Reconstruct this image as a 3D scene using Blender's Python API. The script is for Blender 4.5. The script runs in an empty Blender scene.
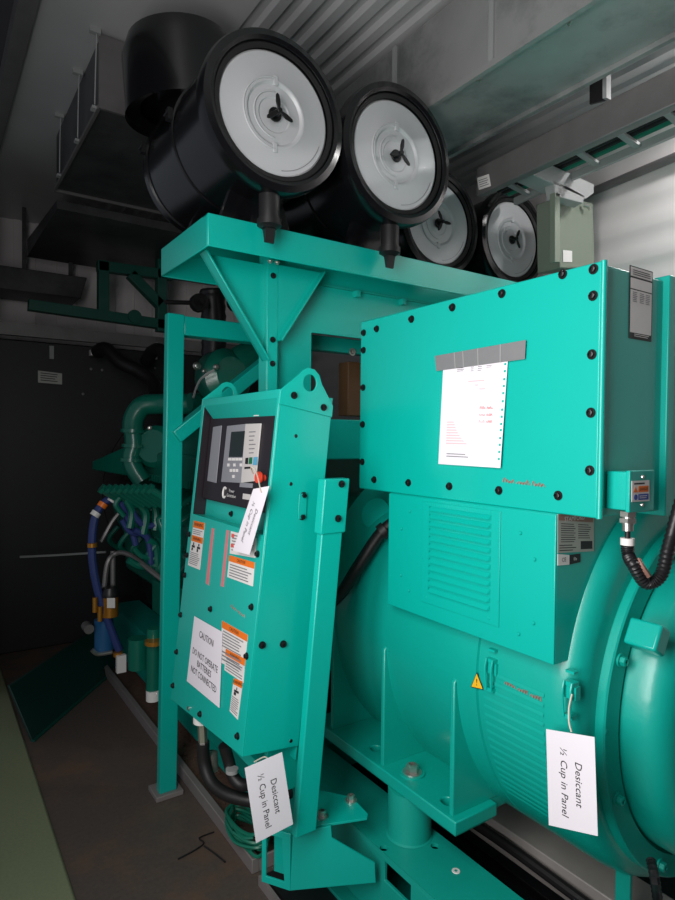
import bpy, bmesh, math, random
from mathutils import Vector, Matrix
random.seed(7)
V = Vector
PI = math.pi
# ------------------------------------------------------------------ camera
F = 612.0; YAW = math.radians(34); PIT = math.radians(-1.2); ROLL = 0.010; H = 1.6
FW = V((math.sin(YAW)*math.cos(PIT), math.cos(YAW)*math.cos(PIT), math.sin(PIT)))
_r = V((math.cos(YAW), -math.sin(YAW), 0)); _u = _r.cross(FW)
RT = _r*math.cos(ROLL) + _u*math.sin(ROLL); UPV = -_r*math.sin(ROLL) + _u*math.cos(ROLL)
EYE = V((0, 0, H))

def ray(px, py):
    return FW + RT*((px-337.5)/F) + UPV*((450-py)/F)
def on(px, py, p, n):
    """point of a real plane (through p, normal n) seen at a pixel of the photograph"""
    d = ray(px, py); n = V(n)
    return EYE + d*((V(p)-EYE).dot(n)/d.dot(n))
def U(px, py, X=None, Y=None, Z=None):
    if X is not None: return on(px, py, (X, 0, 0), (1, 0, 0))
    if Y is not None: return on(px, py, (0, Y, 0), (0, 1, 0))
    return on(px, py, (0, 0, Z), (0, 0, 1))

sc = bpy.context.scene
COL = bpy.context.collection
cd = bpy.data.cameras.new('camera'); cam = bpy.data.objects.new('camera', cd); COL.objects.link(cam)
cd.sensor_fit = 'HORIZONTAL'; cd.sensor_width = 36; cd.lens = 36*F/675; cd.clip_start = .02
m = Matrix((RT, UPV, -FW)).transposed().to_4x4(); m.translation = EYE
cam.matrix_world = m; sc.camera = cam

# ------------------------------------------------------------------ materials
def srgb(r, g, b):
    f = lambda c: (c/255/12.92) if c/255 <= .04045 else ((c/255+.055)/1.055)**2.4
    return (f(r), f(g), f(b), 1)
def mat(name, col, rough=.5, metal=0., coat=0., var=.0, vscale=8., bump=0., bscale=60., emis=0., dirt=None, dscale=3., dlo=.55, dhi=.75, spec=.5):
    m = bpy.data.materials.new(name); m.use_nodes = True
    nt = m.node_tree; b = nt.nodes['Principled BSDF']
    b.inputs['Base Color'].default_value = col; b.inputs['Roughness'].default_value = rough
    b.inputs['Metallic'].default_value = metal; b.inputs['Coat Weight'].default_value = coat
    b.inputs['Coat Roughness'].default_value = .15; b.inputs['Specular IOR Level'].default_value = spec
    tc = nt.nodes.new('ShaderNodeTexCoord')
    if var or dirt:
        n = nt.nodes.new('ShaderNodeTexNoise'); n.inputs['Scale'].default_value = vscale; n.inputs['Detail'].default_value = 5
        nt.links.new(tc.outputs['Object'], n.inputs['Vector'])
        mx = nt.nodes.new('ShaderNodeMix'); mx.data_type = 'RGBA'
        a = [max(0, c*(1-var)) for c in col[:3]]+[1]; c2 = [min(1, c*(1+var)) for c in col[:3]]+[1]
        mx.inputs[6].default_value = a; mx.inputs[7].default_value = c2
        nt.links.new(n.outputs['Fac'], mx.inputs[0]); out = mx.outputs[2]
        if dirt:
            n2 = nt.nodes.new('ShaderNodeTexNoise'); n2.inputs['Scale'].default_value = dscale; n2.inputs['Detail'].default_value = 8
            n2.inputs['Roughness'].default_value = .7
            nt.links.new(tc.outputs['Object'], n2.inputs['Vector'])
            r = nt.nodes.new('ShaderNodeMapRange'); r.inputs[1].default_value = dlo; r.inputs[2].default_value = dhi
            nt.links.new(n2.outputs['Fac'], r.inputs[0])
            m2 = nt.nodes.new('ShaderNodeMix'); m2.data_type = 'RGBA'
            nt.links.new(r.outputs[0], m2.inputs[0]); nt.links.new(out, m2.inputs[6]); m2.inputs[7].default_value = dirt
            out = m2.outputs[2]
        nt.links.new(out, b.inputs['Base Color'])
    if bump:
        n = nt.nodes.new('ShaderNodeTexNoise'); n.inputs['Scale'].default_value = bscale; n.inputs['Detail'].default_value = 3
        nt.links.new(tc.outputs['Object'], n.inputs['Vector'])
        bp = nt.nodes.new('ShaderNodeBump'); bp.inputs['Strength'].default_value = bump; bp.inputs['Distance'].default_value = .002
        nt.links.new(n.outputs['Fac'], bp.inputs['Height']); nt.links.new(bp.outputs['Normal'], b.inputs['Normal'])
    if emis:
        b.inputs['Emission Color'].default_value = col; b.inputs['Emission Strength'].default_value = emis
    return m
TEAL = srgb(4, 178, 164)
paint = mat('teal_paint', TEAL, .32, coat=.25, var=.04, vscale=3, bump=.12, bscale=90)
paint2 = mat('teal_paint_casting', srgb(6, 168, 153), .36, coat=.3, var=.06, vscale=6, bump=.35, bscale=45)
paintd = mat('teal_paint_dusty', srgb(12, 160, 145), .45, coat=.1, var=.08, vscale=10, bump=.2, dirt=srgb(105, 120, 95), dscale=9, dlo=.62, dhi=.85)
eteal_shaded = mat('engine_teal_shaded', srgb(6, 104, 86), .32, coat=.3, var=.15, vscale=12, bump=.3, bscale=30)  # the common teal, darkened: the engine's shade is put into its colour
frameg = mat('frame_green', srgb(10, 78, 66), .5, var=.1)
black = mat('black_enamel', (.004, .004, .005, 1), .22, coat=.3, bump=.06, bscale=12)
blackp = mat('black_plastic', (.011, .010, .012, 1), .38, bump=.05)
rubber = mat('black_rubber', (.010, .009, .010, 1), .5, bump=.2, bscale=40)
boltm = mat('black_zinc', (.03, .03, .032, 1), .35, metal=.7)
zinc = mat('zinc', (.62, .60, .56, 1), .3, metal=.9, var=.15, vscale=30)
disc = mat('disc_aluminium', srgb(196, 197, 200), .5, metal=.15, var=.03, vscale=4, bump=.05, bscale=20)
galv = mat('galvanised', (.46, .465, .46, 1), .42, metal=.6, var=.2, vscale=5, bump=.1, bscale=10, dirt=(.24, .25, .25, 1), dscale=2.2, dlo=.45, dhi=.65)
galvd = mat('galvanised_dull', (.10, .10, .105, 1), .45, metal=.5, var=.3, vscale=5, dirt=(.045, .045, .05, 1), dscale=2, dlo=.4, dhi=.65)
steel = mat('dull_steel', (.20, .19, .19, 1), .45, metal=.5, var=.25, vscale=9, bump=.15)
ceilm = mat('ceiling_sheet', (.52, .52, .53, 1), .45, metal=.2, var=.15, vscale=2.5)
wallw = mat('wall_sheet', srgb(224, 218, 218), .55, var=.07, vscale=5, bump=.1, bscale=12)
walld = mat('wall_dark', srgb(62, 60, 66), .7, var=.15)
floorm = mat('floor_ply', srgb(88, 78, 72), .6, var=.3, vscale=60, bump=.3, bscale=80, dirt=srgb(118, 88, 66), dscale=1.8, dlo=.5, dhi=.75)
olive = mat('olive_ground', srgb(128, 136, 104), .75, var=.16, vscale=90, bump=.3, bscale=120)
white = mat('paper_white', srgb(238, 232, 240), .6)
lab = mat('label_white', srgb(232, 228, 226), .4)
orange = mat('label_orange', srgb(240, 120, 30), .4)
yellow = mat('label_yellow', srgb(248, 190, 40), .4)
blue = mat('label_blue', srgb(30, 70, 160), .4)
ink = mat('ink_black', (.012, .012, .014, 1), .5)
inkg = mat('ink_grey', srgb(130, 128, 132), .6)
inkp = mat('ink_pink', srgb(236, 190, 196), .6)
inkr = mat('ink_red', srgb(232, 90, 84), .6)
marker = mat('marker_brown', srgb(150, 112, 100), .6)
pinkt = mat('pink_strip', srgb(214, 130, 135), .4, var=.12, vscale=60)
tape = mat('duct_tape', srgb(140, 140, 142), .35, metal=.25, var=.06, vscale=40, bump=.1)
bezel = mat('bezel_black', srgb(34, 28, 34), .4)
hmig = mat('hmi_grey', srgb(142, 142, 150), .4)
hmil = mat('hmi_light', srgb(205, 200, 198), .4)
lcd = mat('lcd', srgb(18, 32, 32), .2)
green_b = mat('button_green', srgb(20, 110, 70), .4)
blue_b = mat('button_blue', srgb(90, 170, 205), .4)
red_o = mat('estop_red', srgb(238, 75, 50), .35)
tie = mat('nylon_tie', srgb(205, 195, 180), .45)
teal_hole = mat('hole_dark', (.02, .05, .045, 1), .8)
bluehose = mat('blue_hose', srgb(44, 62, 120), .5, var=.1, vscale=40)
bluecan = mat('blue_canister', srgb(36, 92, 140), .35)
brass = mat('brass', srgb(190, 130, 50), .35, metal=.6)
rust = mat('rusty_gravel', srgb(96, 70, 58), .9, var=.5, vscale=60, bump=1, bscale=60)
amber = mat('amber_panel', srgb(88, 58, 30), .6, var=.15)
platem = mat('rating_plate', srgb(176, 178, 170), .4, metal=.2)
olivebox = mat('grey_green_enamel', srgb(122, 132, 118), .5)
lightgrey = mat('light_grey_enamel', srgb(150, 152, 152), .45)
traym = mat('tray_galvanised', srgb(134, 128, 126), .5, metal=.1, var=.12, vscale=14)
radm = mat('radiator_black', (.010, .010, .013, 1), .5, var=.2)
wirem = mat('wire_green', srgb(20, 120, 96), .4)

# ------------------------------------------------------------------ mesh builder
class MB:
    def __init__(s): s.v = []; s.f = []
    def add(s, vs, fs):
        o = len(s.v); s.v += [V(p) for p in vs]; s.f += [[i+o for i in f] for f in fs]; return s
    def box(s, x0, x1, y0, y1, z0, z1):
        return s.hexa([(x0,y0,z0),(x1,y0,z0),(x1,y1,z0),(x0,y1,z0)], [(x0,y0,z1),(x1,y0,z1),(x1,y1,z1),(x0,y1,z1)])
    def hexa(s, a, b):
        n = len(a)
        return s.add(list(a)+list(b), [list(range(n))[::-1], list(range(n, 2*n))]+[[i, (i+1) % n, n+(i+1) % n, n+i] for i in range(n)])
    def prism(s, poly, vec):
        vec = V(vec); return s.hexa([V(p) for p in poly], [V(p)+vec for p in poly])
    def obox(s, c, ax, ay, az, w, d, h):
        c = V(c); ax = V(ax)*w/2; ay = V(ay)*d/2; az = V(az)*h/2
        q = [c-ax-ay-az, c+ax-ay-az, c+ax+ay-az, c-ax+ay-az]
        return s.prism(q, az*2)
    def bar(s, p, q, w, h, up=(0, 0, 1)):
        p = V(p); q = V(q); d = (q-p).normalized(); sx = d.cross(V(up)).normalized(); uz = sx.cross(d)
        a = [p-sx*w/2-uz*h/2, p+sx*w/2-uz*h/2, p+sx*w/2+uz*h/2, p-sx*w/2+uz*h/2]
        return s.prism(a, q-p)
    def lathe(s, prof, o, ax, seg=32, a0=0, a1=2*PI):
        o = V(o); ax = V(ax).normalized()
        e1 = ax.cross(V((0, 0, 1)) if abs(ax.z) < .9 else V((1, 0, 0))).normalized(); e2 = ax.cross(e1)
        full = abs(a1-a0-2*PI) < 1e-6; n = seg if full else seg+1
        base = len(s.v); rows = []
        for r, h in prof:
            if r < 1e-6:
                s.v.append(o+ax*h); rows.append([len(s.v)-1]*n)
            else:
                row = []
                for i in range(n):
                    a = a0+(a1-a0)*i/seg; s.v.append(o+ax*h+e1*(math.cos(a)*r)+e2*(math.sin(a)*r)); row.append(len(s.v)-1)
                rows.append(row)
        for A, B in zip(rows[:-1], rows[1:]):
            for i in range(seg):
                j = (i+1) % n; q = []
                for k in (A[i], A[j], B[j], B[i]):
                    if k not in q: q.append(k)
                if len(q) > 2: s.f.append(q)
        return s
    def cyl(s, p, q, r, r2=None, seg=20):
        p = V(p); q = V(q); L = (q-p).length; r2 = r if r2 is None else r2
        return s.lathe([(0, 0), (r, 0), (r2, L), (0, L)], p, q-p, seg)
    def tube(s, pts, r, seg=8, sub=8, ridge=0):
        P = smooth(pts, sub); n = len(P); base = len(s.v)
        t0 = (P[1]-P[0]).normalized(); nrm = t0.orthogonal().normalized()
        for i, p in enumerate(P):
            t = (P[min(i+1, n-1)]-P[max(i-1, 0)]).normalized()
            nrm = (nrm-t*nrm.dot(t)).normalized(); b = t.cross(nrm)
            rr = r*(1+(ridge if i % 2 else -ridge))
            for k in range(seg):
                a = 2*PI*k/seg; s.v.append(p+nrm*(math.cos(a)*rr)+b*(math.sin(a)*rr))
        for i in range(n-1):
            for k in range(seg):
                k2 = (k+1) % seg
                s.f.append([base+i*seg+k, base+i*seg+k2, base+(i+1)*seg+k2, base+(i+1)*seg+k])
        s.f.append([base+k for k in range(seg)][::-1]); s.f.append([base+(n-1)*seg+k for k in range(seg)])
        return s
    def sheet(s, quad, th):
        """thin plate: quad corners, thickness along the normal towards the viewer side"""
        q = [V(p) for p in quad]; n = (q[1]-q[0]).cross(q[3]-q[0]).normalized()
        if n.dot(EYE-q[0]) < 0: n = -n
        return s.prism(q, n*th)
    def holed(s, outer, holes, o, ux, uy, vec):
        """flat plate with holes; outer and holes are 2D loops in (ux,uy) from o, extruded by vec"""
        o = V(o); ux = V(ux); uy = V(uy); vec = V(vec)
        bm = bmesh.new()
        for loop in [outer]+holes:
            vs = [bm.verts.new((p[0], p[1], 0)) for p in loop]
            for i in range(len(vs)): bm.edges.new((vs[i], vs[(i+1) % len(vs)]))
        bmesh.ops.triangle_fill(bm, use_beauty=True, use_dissolve=False, edges=bm.edges[:])
        bm.verts.index_update(); n = len(bm.verts)
        vs = [o+ux*v.co.x+uy*v.co.y for v in bm.verts]
        fs = [[v.index for v in f.verts] for f in bm.faces]
        rim = [[e.verts[0].index, e.verts[1].index] for e in bm.edges if len(e.link_faces) == 1]
        bm.free()
        return s.add(vs+[p+vec for p in vs], [f[::-1] for f in fs]+[[i+n for i in f] for f in fs]+[[a, b, b+n, a+n] for a, b in rim])
    def build(s, name, material, parent=None, bevel=0., smooth_=True, local=None, segs=2):
        vs = s.v
        if local is not None: inv = local.inverted(); vs = [inv @ p for p in vs]
        me = bpy.data.meshes.new(name); me.from_pydata([tuple(p) for p in vs], [], s.f)
        bm = bmesh.new(); bm.from_mesh(me); bmesh.ops.recalc_face_normals(bm, faces=bm.faces[:]); bm.to_mesh(me); bm.free()
        if smooth_:
            for p in me.polygons: p.use_smooth = True
            me.set_sharp_from_angle(angle=math.radians(32))
        me.materials.append(material)
        ob = bpy.data.objects.new(name, me); COL.objects.link(ob)
        if parent is not None: attach(ob, parent)
        if bevel:
            b = ob.modifiers.new('bevel', 'BEVEL'); b.width = bevel; b.segments = segs; b.limit_method = 'ANGLE'; b.angle_limit = math.radians(40)
        return ob
WM = {}
def world_of(o):
    return WM.get(o.name, Matrix.Identity(4))
def attach(ob, parent):
    ob.parent = parent; ob.matrix_parent_inverse = world_of(parent).inverted()
def smooth(pts, sub):
    P = [V(p) for p in pts]
    if len(P) < 3 or sub < 2: return P
    out = []
    for i in range(len(P)-1):
        a = P[max(i-1, 0)]; b = P[i]; c = P[i+1]; d = P[min(i+2, len(P)-1)]
        for k in range(sub):
            t = k/sub
            out.append(.5*((2*b)+(c-a)*t+(2*a-5*b+4*c-d)*t*t+(3*b-a-3*c+d)*t**3))
    return out+[P[-1]]
def tag(o, label, cat, group=None, kind=None):
    o['label'] = label; o['category'] = cat
    if group: o['group'] = group
    if kind: o['kind'] = kind
    return o
def thing(name, label, cat, loc, group=None):
    o = bpy.data.objects.new(name, None); COL.objects.link(o); o.location = loc; o.empty_display_size = .05
    WM[o.name] = Matrix.Translation(V(loc)); tag(o, label, cat, group); return o
def struct(name, mb, mt, bevel=0):
    o = mb.build(name, mt, None, bevel); o['kind'] = 'structure'; return o
def copy_tree(o, loc, label=None):
    """a copy of a thing with copies of its parts and sub-parts (children keep their local placement)"""
    c = o.copy(); COL.objects.link(c); c.location = loc
    if label: c['label'] = label
    for ch in list(o.children):
        d = ch.copy(); COL.objects.link(d); d.parent = c; d.matrix_parent_inverse = ch.matrix_parent_inverse.copy()
        for g in list(ch.children):
            e = g.copy(); COL.objects.link(e); e.parent = d; e.matrix_parent_inverse = g.matrix_parent_inverse.copy()
    return c
def text(s, size, o, ux, uy, mt, parent, name='lettering', align='CENTER', th=.0004, sx=1.):
    cu = bpy.data.curves.new('font', 'FONT'); cu.body = s; cu.size = size; cu.align_x = align; cu.align_y = 'CENTER'; cu.resolution_u = 2
    tmp = bpy.data.objects.new('font', cu); COL.objects.link(tmp)
    dg = bpy.context.evaluated_depsgraph_get(); me = bpy.data.meshes.new_from_object(tmp.evaluated_get(dg))
    bpy.data.objects.remove(tmp); bpy.data.curves.remove(cu)
    ux = V(ux).normalized()*sx; uy = V(uy).normalized(); n = ux.cross(uy).normalized()
    if n.dot(EYE-V(o)) < 0: n = -n
    b = MB(); b.add([V(o)+ux*v.co.x+uy*v.co.y+n*th for v in me.vertices], [list(p.vertices) for p in me.polygons])
    bpy.data.meshes.remove(me)
    ob = b.build(name, mt, parent, smooth_=False); return ob
def lerp(a, b, t): return V(a)*(1-t)+V(b)*t
def quad_pt(q, u, v):
    """q = top-left, top-right, bottom-right, bottom-left"""
    return lerp(lerp(q[0], q[1], u), lerp(q[3], q[2], u), v)
def sub_quad(q, u0, u1, v0, v1, lift=.0006):
    n = (V(q[1])-V(q[0])).cross(V(q[3])-V(q[0])).normalized()
    if n.dot(EYE-V(q[0])) < 0: n = -n
    return [quad_pt(q, u0, v0)+n*lift, quad_pt(q, u1, v0)+n*lift, quad_pt(q, u1, v1)+n*lift, quad_pt(q, u0, v1)+n*lift]
def lines(q, u0, u1, v0, v1, n, parent, mt=inkg, name='print_lines', fill=.35, jitter=.25, lift=.0012):
    b = MB()
    for i in range(n):
        a = v0+(v1-v0)*(i+.2)/n; e = a+(v1-v0)/n*fill
        b.sheet(sub_quad(q, u0, u1-(u1-u0)*random.random()*jitter, a, e, lift), .0002)
    return b.build(name, mt, parent, smooth_=False)
def bolt(p, n, r=.012, mt=None, parent=None, name='bolt', h=.009):
    b = MB(); p = V(p); n = V(n).normalized()
    b.lathe([(0, 0), (r*1.25, 0), (r*1.25, h*.25), (0, h*.25)], p, n, 16)
    b.lathe([(0, h*.25), (r*.85, h*.25), (r*.85, h*.9), (r*.6, h), (r*.45, h), (r*.4, h*.6), (0, h*.6)], p, n, 6)
    return b.build(name, mt or boltm, parent)
def scribble(p, ux, uy, L, hgt, n, mt, parent, name='handwriting', r=.0012, seed=1):
    rnd = random.Random(seed); b = MB(); ux = V(ux).normalized(); uy = V(uy).normalized()
    words = n//4
    for w in range(max(1, words)):
        pts = []; x0 = L*w/max(1, words); wl = L/max(1, words)*.8
        k = 9
        for i in range(k):
            pts.append(V(p)+ux*(x0+wl*i/(k-1)+rnd.uniform(-.1, .1)*wl/k)+uy*((hgt if i % 2 else 0)*rnd.uniform(.4, 1)))
        b.tube(pts, r, 4, 3)
    return b.build(name, mt, parent)

# =================================================================== THE ROOM
LW = .36; RW = 3.12; FY = 5.6; BY = -1.0; CZ = 3.33
b = MB(); b.box(.425, RW, BY, FY, -.08, 0); struct('floor', b, floorm)
b = MB(); b.box(-2.4, .425, BY-1, FY, -.12, .012); o = struct('trim_1', b, olive, .01); o['label'] = 'olive grey sill along the left of the floor'
CX = 1.08
def corr(axis, a0, a1, pitch, amp, c, th):
    """trapezoid corrugation profile: list of (u, w)"""
    pts = []; u = a0; k = 0
    while u < a1:
        for f, w in ((0, 0), (.3, 0), (.42, amp), (.78, amp), (.9, 0)):
            pts.append((min(u+f*pitch, a1), w))
        u += pitch
    pts.append((a1, 0)); return pts
b = MB(); pr = [(LW-.05, 0)]+corr('x', CX, RW+.05, .105, .02, CZ, .01)
b.add([(u, BY, CZ+w) for u, w in pr]+[(u, FY, CZ+w) for u, w in pr]+[(u, BY, CZ+w+.02) for u, w in pr]+[(u, FY, CZ+w+.02) for u, w in pr],
      [f for i in range(len(pr)-1) for f in ([i, i+1, len(pr)+i+1, len(pr)+i], [2*len(pr)+i, 2*len(pr)+i+1, 3*len(pr)+i+1, 3*len(pr)+i])])
struct('ceiling', b, ceilm)
b = MB(); pr = corr('z', 0, CZ+.05, .16, .004, RW, .01); n = len(pr)
b.add([(RW+w, BY, u) for u, w in pr]+[(RW+w, FY, u) for u, w in pr], [[i, i+1, n+i+1, n+i] for i in range(n-1)])
b.box(RW+.02, RW+.06, BY, FY, 0, CZ+.05)
struct('wall_right', b, wallw)
b = MB(); b.box(LW, RW, FY, FY+.06, 0, CZ+.1)
for k in range(18): b.box(LW+.08+k*.16, LW+.13+k*.16, FY-.015, FY, 0, CZ)
struct('wall_far', b, wallw)
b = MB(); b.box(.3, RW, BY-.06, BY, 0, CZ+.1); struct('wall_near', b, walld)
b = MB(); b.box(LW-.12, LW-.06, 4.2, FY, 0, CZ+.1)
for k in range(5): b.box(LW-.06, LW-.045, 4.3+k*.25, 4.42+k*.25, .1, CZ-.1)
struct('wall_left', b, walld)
b = MB(); b.box(LW-.05, LW+.02, BY, FY, CZ-.03, CZ+.05); struct('trim_2', b, steel)
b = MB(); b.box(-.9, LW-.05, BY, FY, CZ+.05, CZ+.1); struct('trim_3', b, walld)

# ------------------------------------------------------------------ ceiling ducts, beam, tray
t = thing('ceiling_duct', 'galvanised sheet duct hung above the second air cleaner', 'duct', (1.85, .8, 3.0), None)
dx0, dx1, dz, dy0, dy1 = 1.725, 2.08, 2.965, -.6, 3.2
b = MB(); b.box(dx0, dx1, dy0, dy1, dz, CZ-.01); b.build('duct_body', galv, t, .004)
for y in (-.2, .5, 1.02, 1.56, 2.12, 2.7):
    c = MB(); c.box(dx0-.01, dx0, y, y+.022, dz, CZ-.01); c.build('joint_flange', lightgrey, t)
c = MB(); c.box(dx0-.02, dx0, dy0, dy1, dz-.018, dz+.006); c.build('edge_strip', galv, t)
c = MB(); c.box(dx1, dx1+.02, dy0, dy1, dz-.018, dz+.006); c.build('edge_strip', galv, t)
for y in (.62, 1.27, 1.66, 2.05):
    bolt((dx0+.03, y, dz), (0, 0, -1), .008, zinc, t)
# duct over the far left
t = thing('ceiling_duct', 'dark square duct hung from ceiling at upper left', 'duct', (1.0, 3.0, 3.0))
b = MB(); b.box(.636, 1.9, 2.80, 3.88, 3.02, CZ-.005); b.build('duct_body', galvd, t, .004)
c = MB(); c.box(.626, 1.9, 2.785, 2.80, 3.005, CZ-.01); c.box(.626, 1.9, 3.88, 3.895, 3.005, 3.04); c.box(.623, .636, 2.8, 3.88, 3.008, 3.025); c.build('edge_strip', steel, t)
for y in (2.78, 3.14, 3.62):
    r = MB(); r.tube([(.615, y, CZ-.02), (.615, y+.02, 3.2), (.62, y+.06, 3.04)], .0028, 6); r.box(.605, .636, y+.04, y+.075, 3.015, 3.027); r.box(.585, .63, y-.012, y+.012, CZ-.02, CZ-.0)
    r.build('hanger_rod', lightgrey, t)
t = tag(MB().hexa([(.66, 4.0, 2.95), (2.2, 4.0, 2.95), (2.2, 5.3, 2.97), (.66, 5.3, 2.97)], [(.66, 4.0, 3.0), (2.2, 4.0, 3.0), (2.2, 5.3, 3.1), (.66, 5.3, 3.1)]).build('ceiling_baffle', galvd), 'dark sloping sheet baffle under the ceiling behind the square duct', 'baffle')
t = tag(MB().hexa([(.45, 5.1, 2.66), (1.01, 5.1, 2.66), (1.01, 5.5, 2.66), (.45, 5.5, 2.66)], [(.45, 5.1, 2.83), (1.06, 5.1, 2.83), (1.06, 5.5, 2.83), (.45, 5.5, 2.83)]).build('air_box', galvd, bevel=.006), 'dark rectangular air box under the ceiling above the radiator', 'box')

for x in (.62, .95):
    b = MB(); b.box(x, x+.03, 5.25, 5.256, 2.82, CZ); b.build('hanger_strap', galvd, t)

# roof beam (square tube) upper right
bx = 2.2
P = [U(483, 193, X=bx), U(675, 104, X=bx)]
d = (P[1]-P[0]); P1 = P[0]+d*1.5
t = thing('roof_beam', 'grey steel roof beam running above the rearmost air cleaners', 'beam', P[0])
b = MB()
off = V((0, 0, .135)); wd = V((.045, 0, 0)); P0b = P[0]-d*.05
b.hexa([P0b, P0b+wd, P0b+wd+off, P0b+off], [P1, P1+wd, P1+wd+off, P1+off]); b.build('beam_tube', steel, t, .006)
q = [U(477, 178, X=bx-.002), U(489, 174, X=bx-.002), U(491, 186, X=bx-.002), U(479, 190, X=bx-.002)]
b = MB(); b.sheet(q, .001); b.build('sticker', lab, t); lines(q, .1, .9, .2, .9, 4, t)
t = thing('beam_hanger', 'black flat steel hanger between beam and ceiling', 'hanger', U(605, 75, X=bx))
q = [U(591, 45, X=bx+.02), U(607, 40, X=bx+.02), U(607, 101, X=bx+.02), U(591, 105, X=bx+.02)]
b = MB(); b.sheet(q, .01); b.build('strap', blackp, t)
q = [U(607, 40, X=bx+.02), U(611, 38, X=bx+.02), U(611, 100, X=bx+.02), U(607, 101, X=bx+.02)]
b = MB(); b.sheet(q, .03); b.build('strap_edge', lightgrey, t)
# cable tray behind beam
tr = thing('cable_tray', 'ladder cable tray with rungs behind the roof beam', 'cable tray', (2.5, 1.5, 2.8))
zt = 2.80
def tr_pt(px, py): return U(px, py, X=2.62)
A = tr_pt(560, 182); B = tr_pt(675, 132); D = (B-A); B2 = A+D*1.6; A2 = A-D*.5
b = MB(); b.bar(A2, B2, .02, .035); b.build('side_rail', lightgrey, tr)
C0 = A2+V((-.24, 0, .03)); C1 = B2+V((-.24, 0, .03))
b = MB(); b.bar(C0, C1, .02, .035); b.build('side_rail', steel, tr)
for k in range(6):
    p = lerp(A2, B2, (k+.5)/6); b = MB(); b.bar(p, p+V((-.24, 0, .03)), .03, .014); b.build('rung', lightgrey, tr)
for k, (dx, mt) in enumerate(((-.05, wirem), (-.09, rubber), (-.13, rubber), (-.18, eteal_shaded))):
    ob = MB().tube([A2+V((dx, 0, .03)), lerp(A2, B2, .5)+V((dx+.01, 0, .032)), B2+V((dx, 0, .03))], .014, 8).build('tray_cable', mt)
    tag(ob, ['green sheathed cable lying nearest the wall in the tray', 'black cable lying next to the green one in the tray', 'black cable lying in the middle of the tray', 'dark green cable lying nearest the beam in the tray'][k], 'cable', 'cables in the ceiling tray')
p0 = U(596, 190, X=RW-.03); p1 = U(675, 157, X=RW-.03); dd = p1-p0
ob = MB().tube([p0-dd*.6, p0, p1, p1+dd], .022, 10, 2).build('wall_conduit', steel); tag(ob, 'dark grey conduit along the top of the pale right wall', 'conduit')
# fixture near the right wall
t = thing('bracket_light', 'grey angled sheet-metal hood on the wall side above the green box', 'fixture', (2.6, 2.1, 2.7))
yy = 1.86
def fx(px, py, y=yy): return U(px, py, Y=y)
b = MB(); b.prism([fx(528, 154), fx(594, 184), fx(594, 193), fx(586, 199), fx(534, 175), fx(527, 165)], (0, .10, 0)); b.build('hood', lightgrey, t, .004)
b = MB(); b.prism([fx(553, 180), fx(571, 188), fx(585, 196), fx(583, 203), fx(556, 196)], (0, .05, -.01)); b.build('arm', lightgrey, t, .003)
b = MB(); b.prism([fx(555, 192), fx(560, 194), fx(560, 262), fx(555, 262)], (0, .03, 0)); b.build('mast', olivebox, t, .002)
t = thing('relay_box', 'grey-green metal box standing behind the terminal box by the wall', 'box', (2.7, 2.2, 2.5))
b = MB(); b.prism([fx(559, 196, 1.98), fx(593, 203, 1.98), fx(595, 268, 1.98), fx(560, 268, 1.98)], (0, .14, 0)); b.build('case', olivebox, t, .005)
q = [fx(563, 250, 1.978), fx(572, 251, 1.978), fx(572, 262, 1.978), fx(563, 262, 1.978)]
b = MB(); b.sheet(q, .001); b.build('sticker', lab, t)
for (x, y) in ((564, 203), (589, 208)):
    bolt(fx(x, y, 1.98), (0, -1, 0), .008, zinc, t)
b = MB(); p = fx(584, 205, 1.96); b.cyl(p, p+V((.02, -.02, -.01)), .010); b.build('knob', zinc, t)

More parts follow.
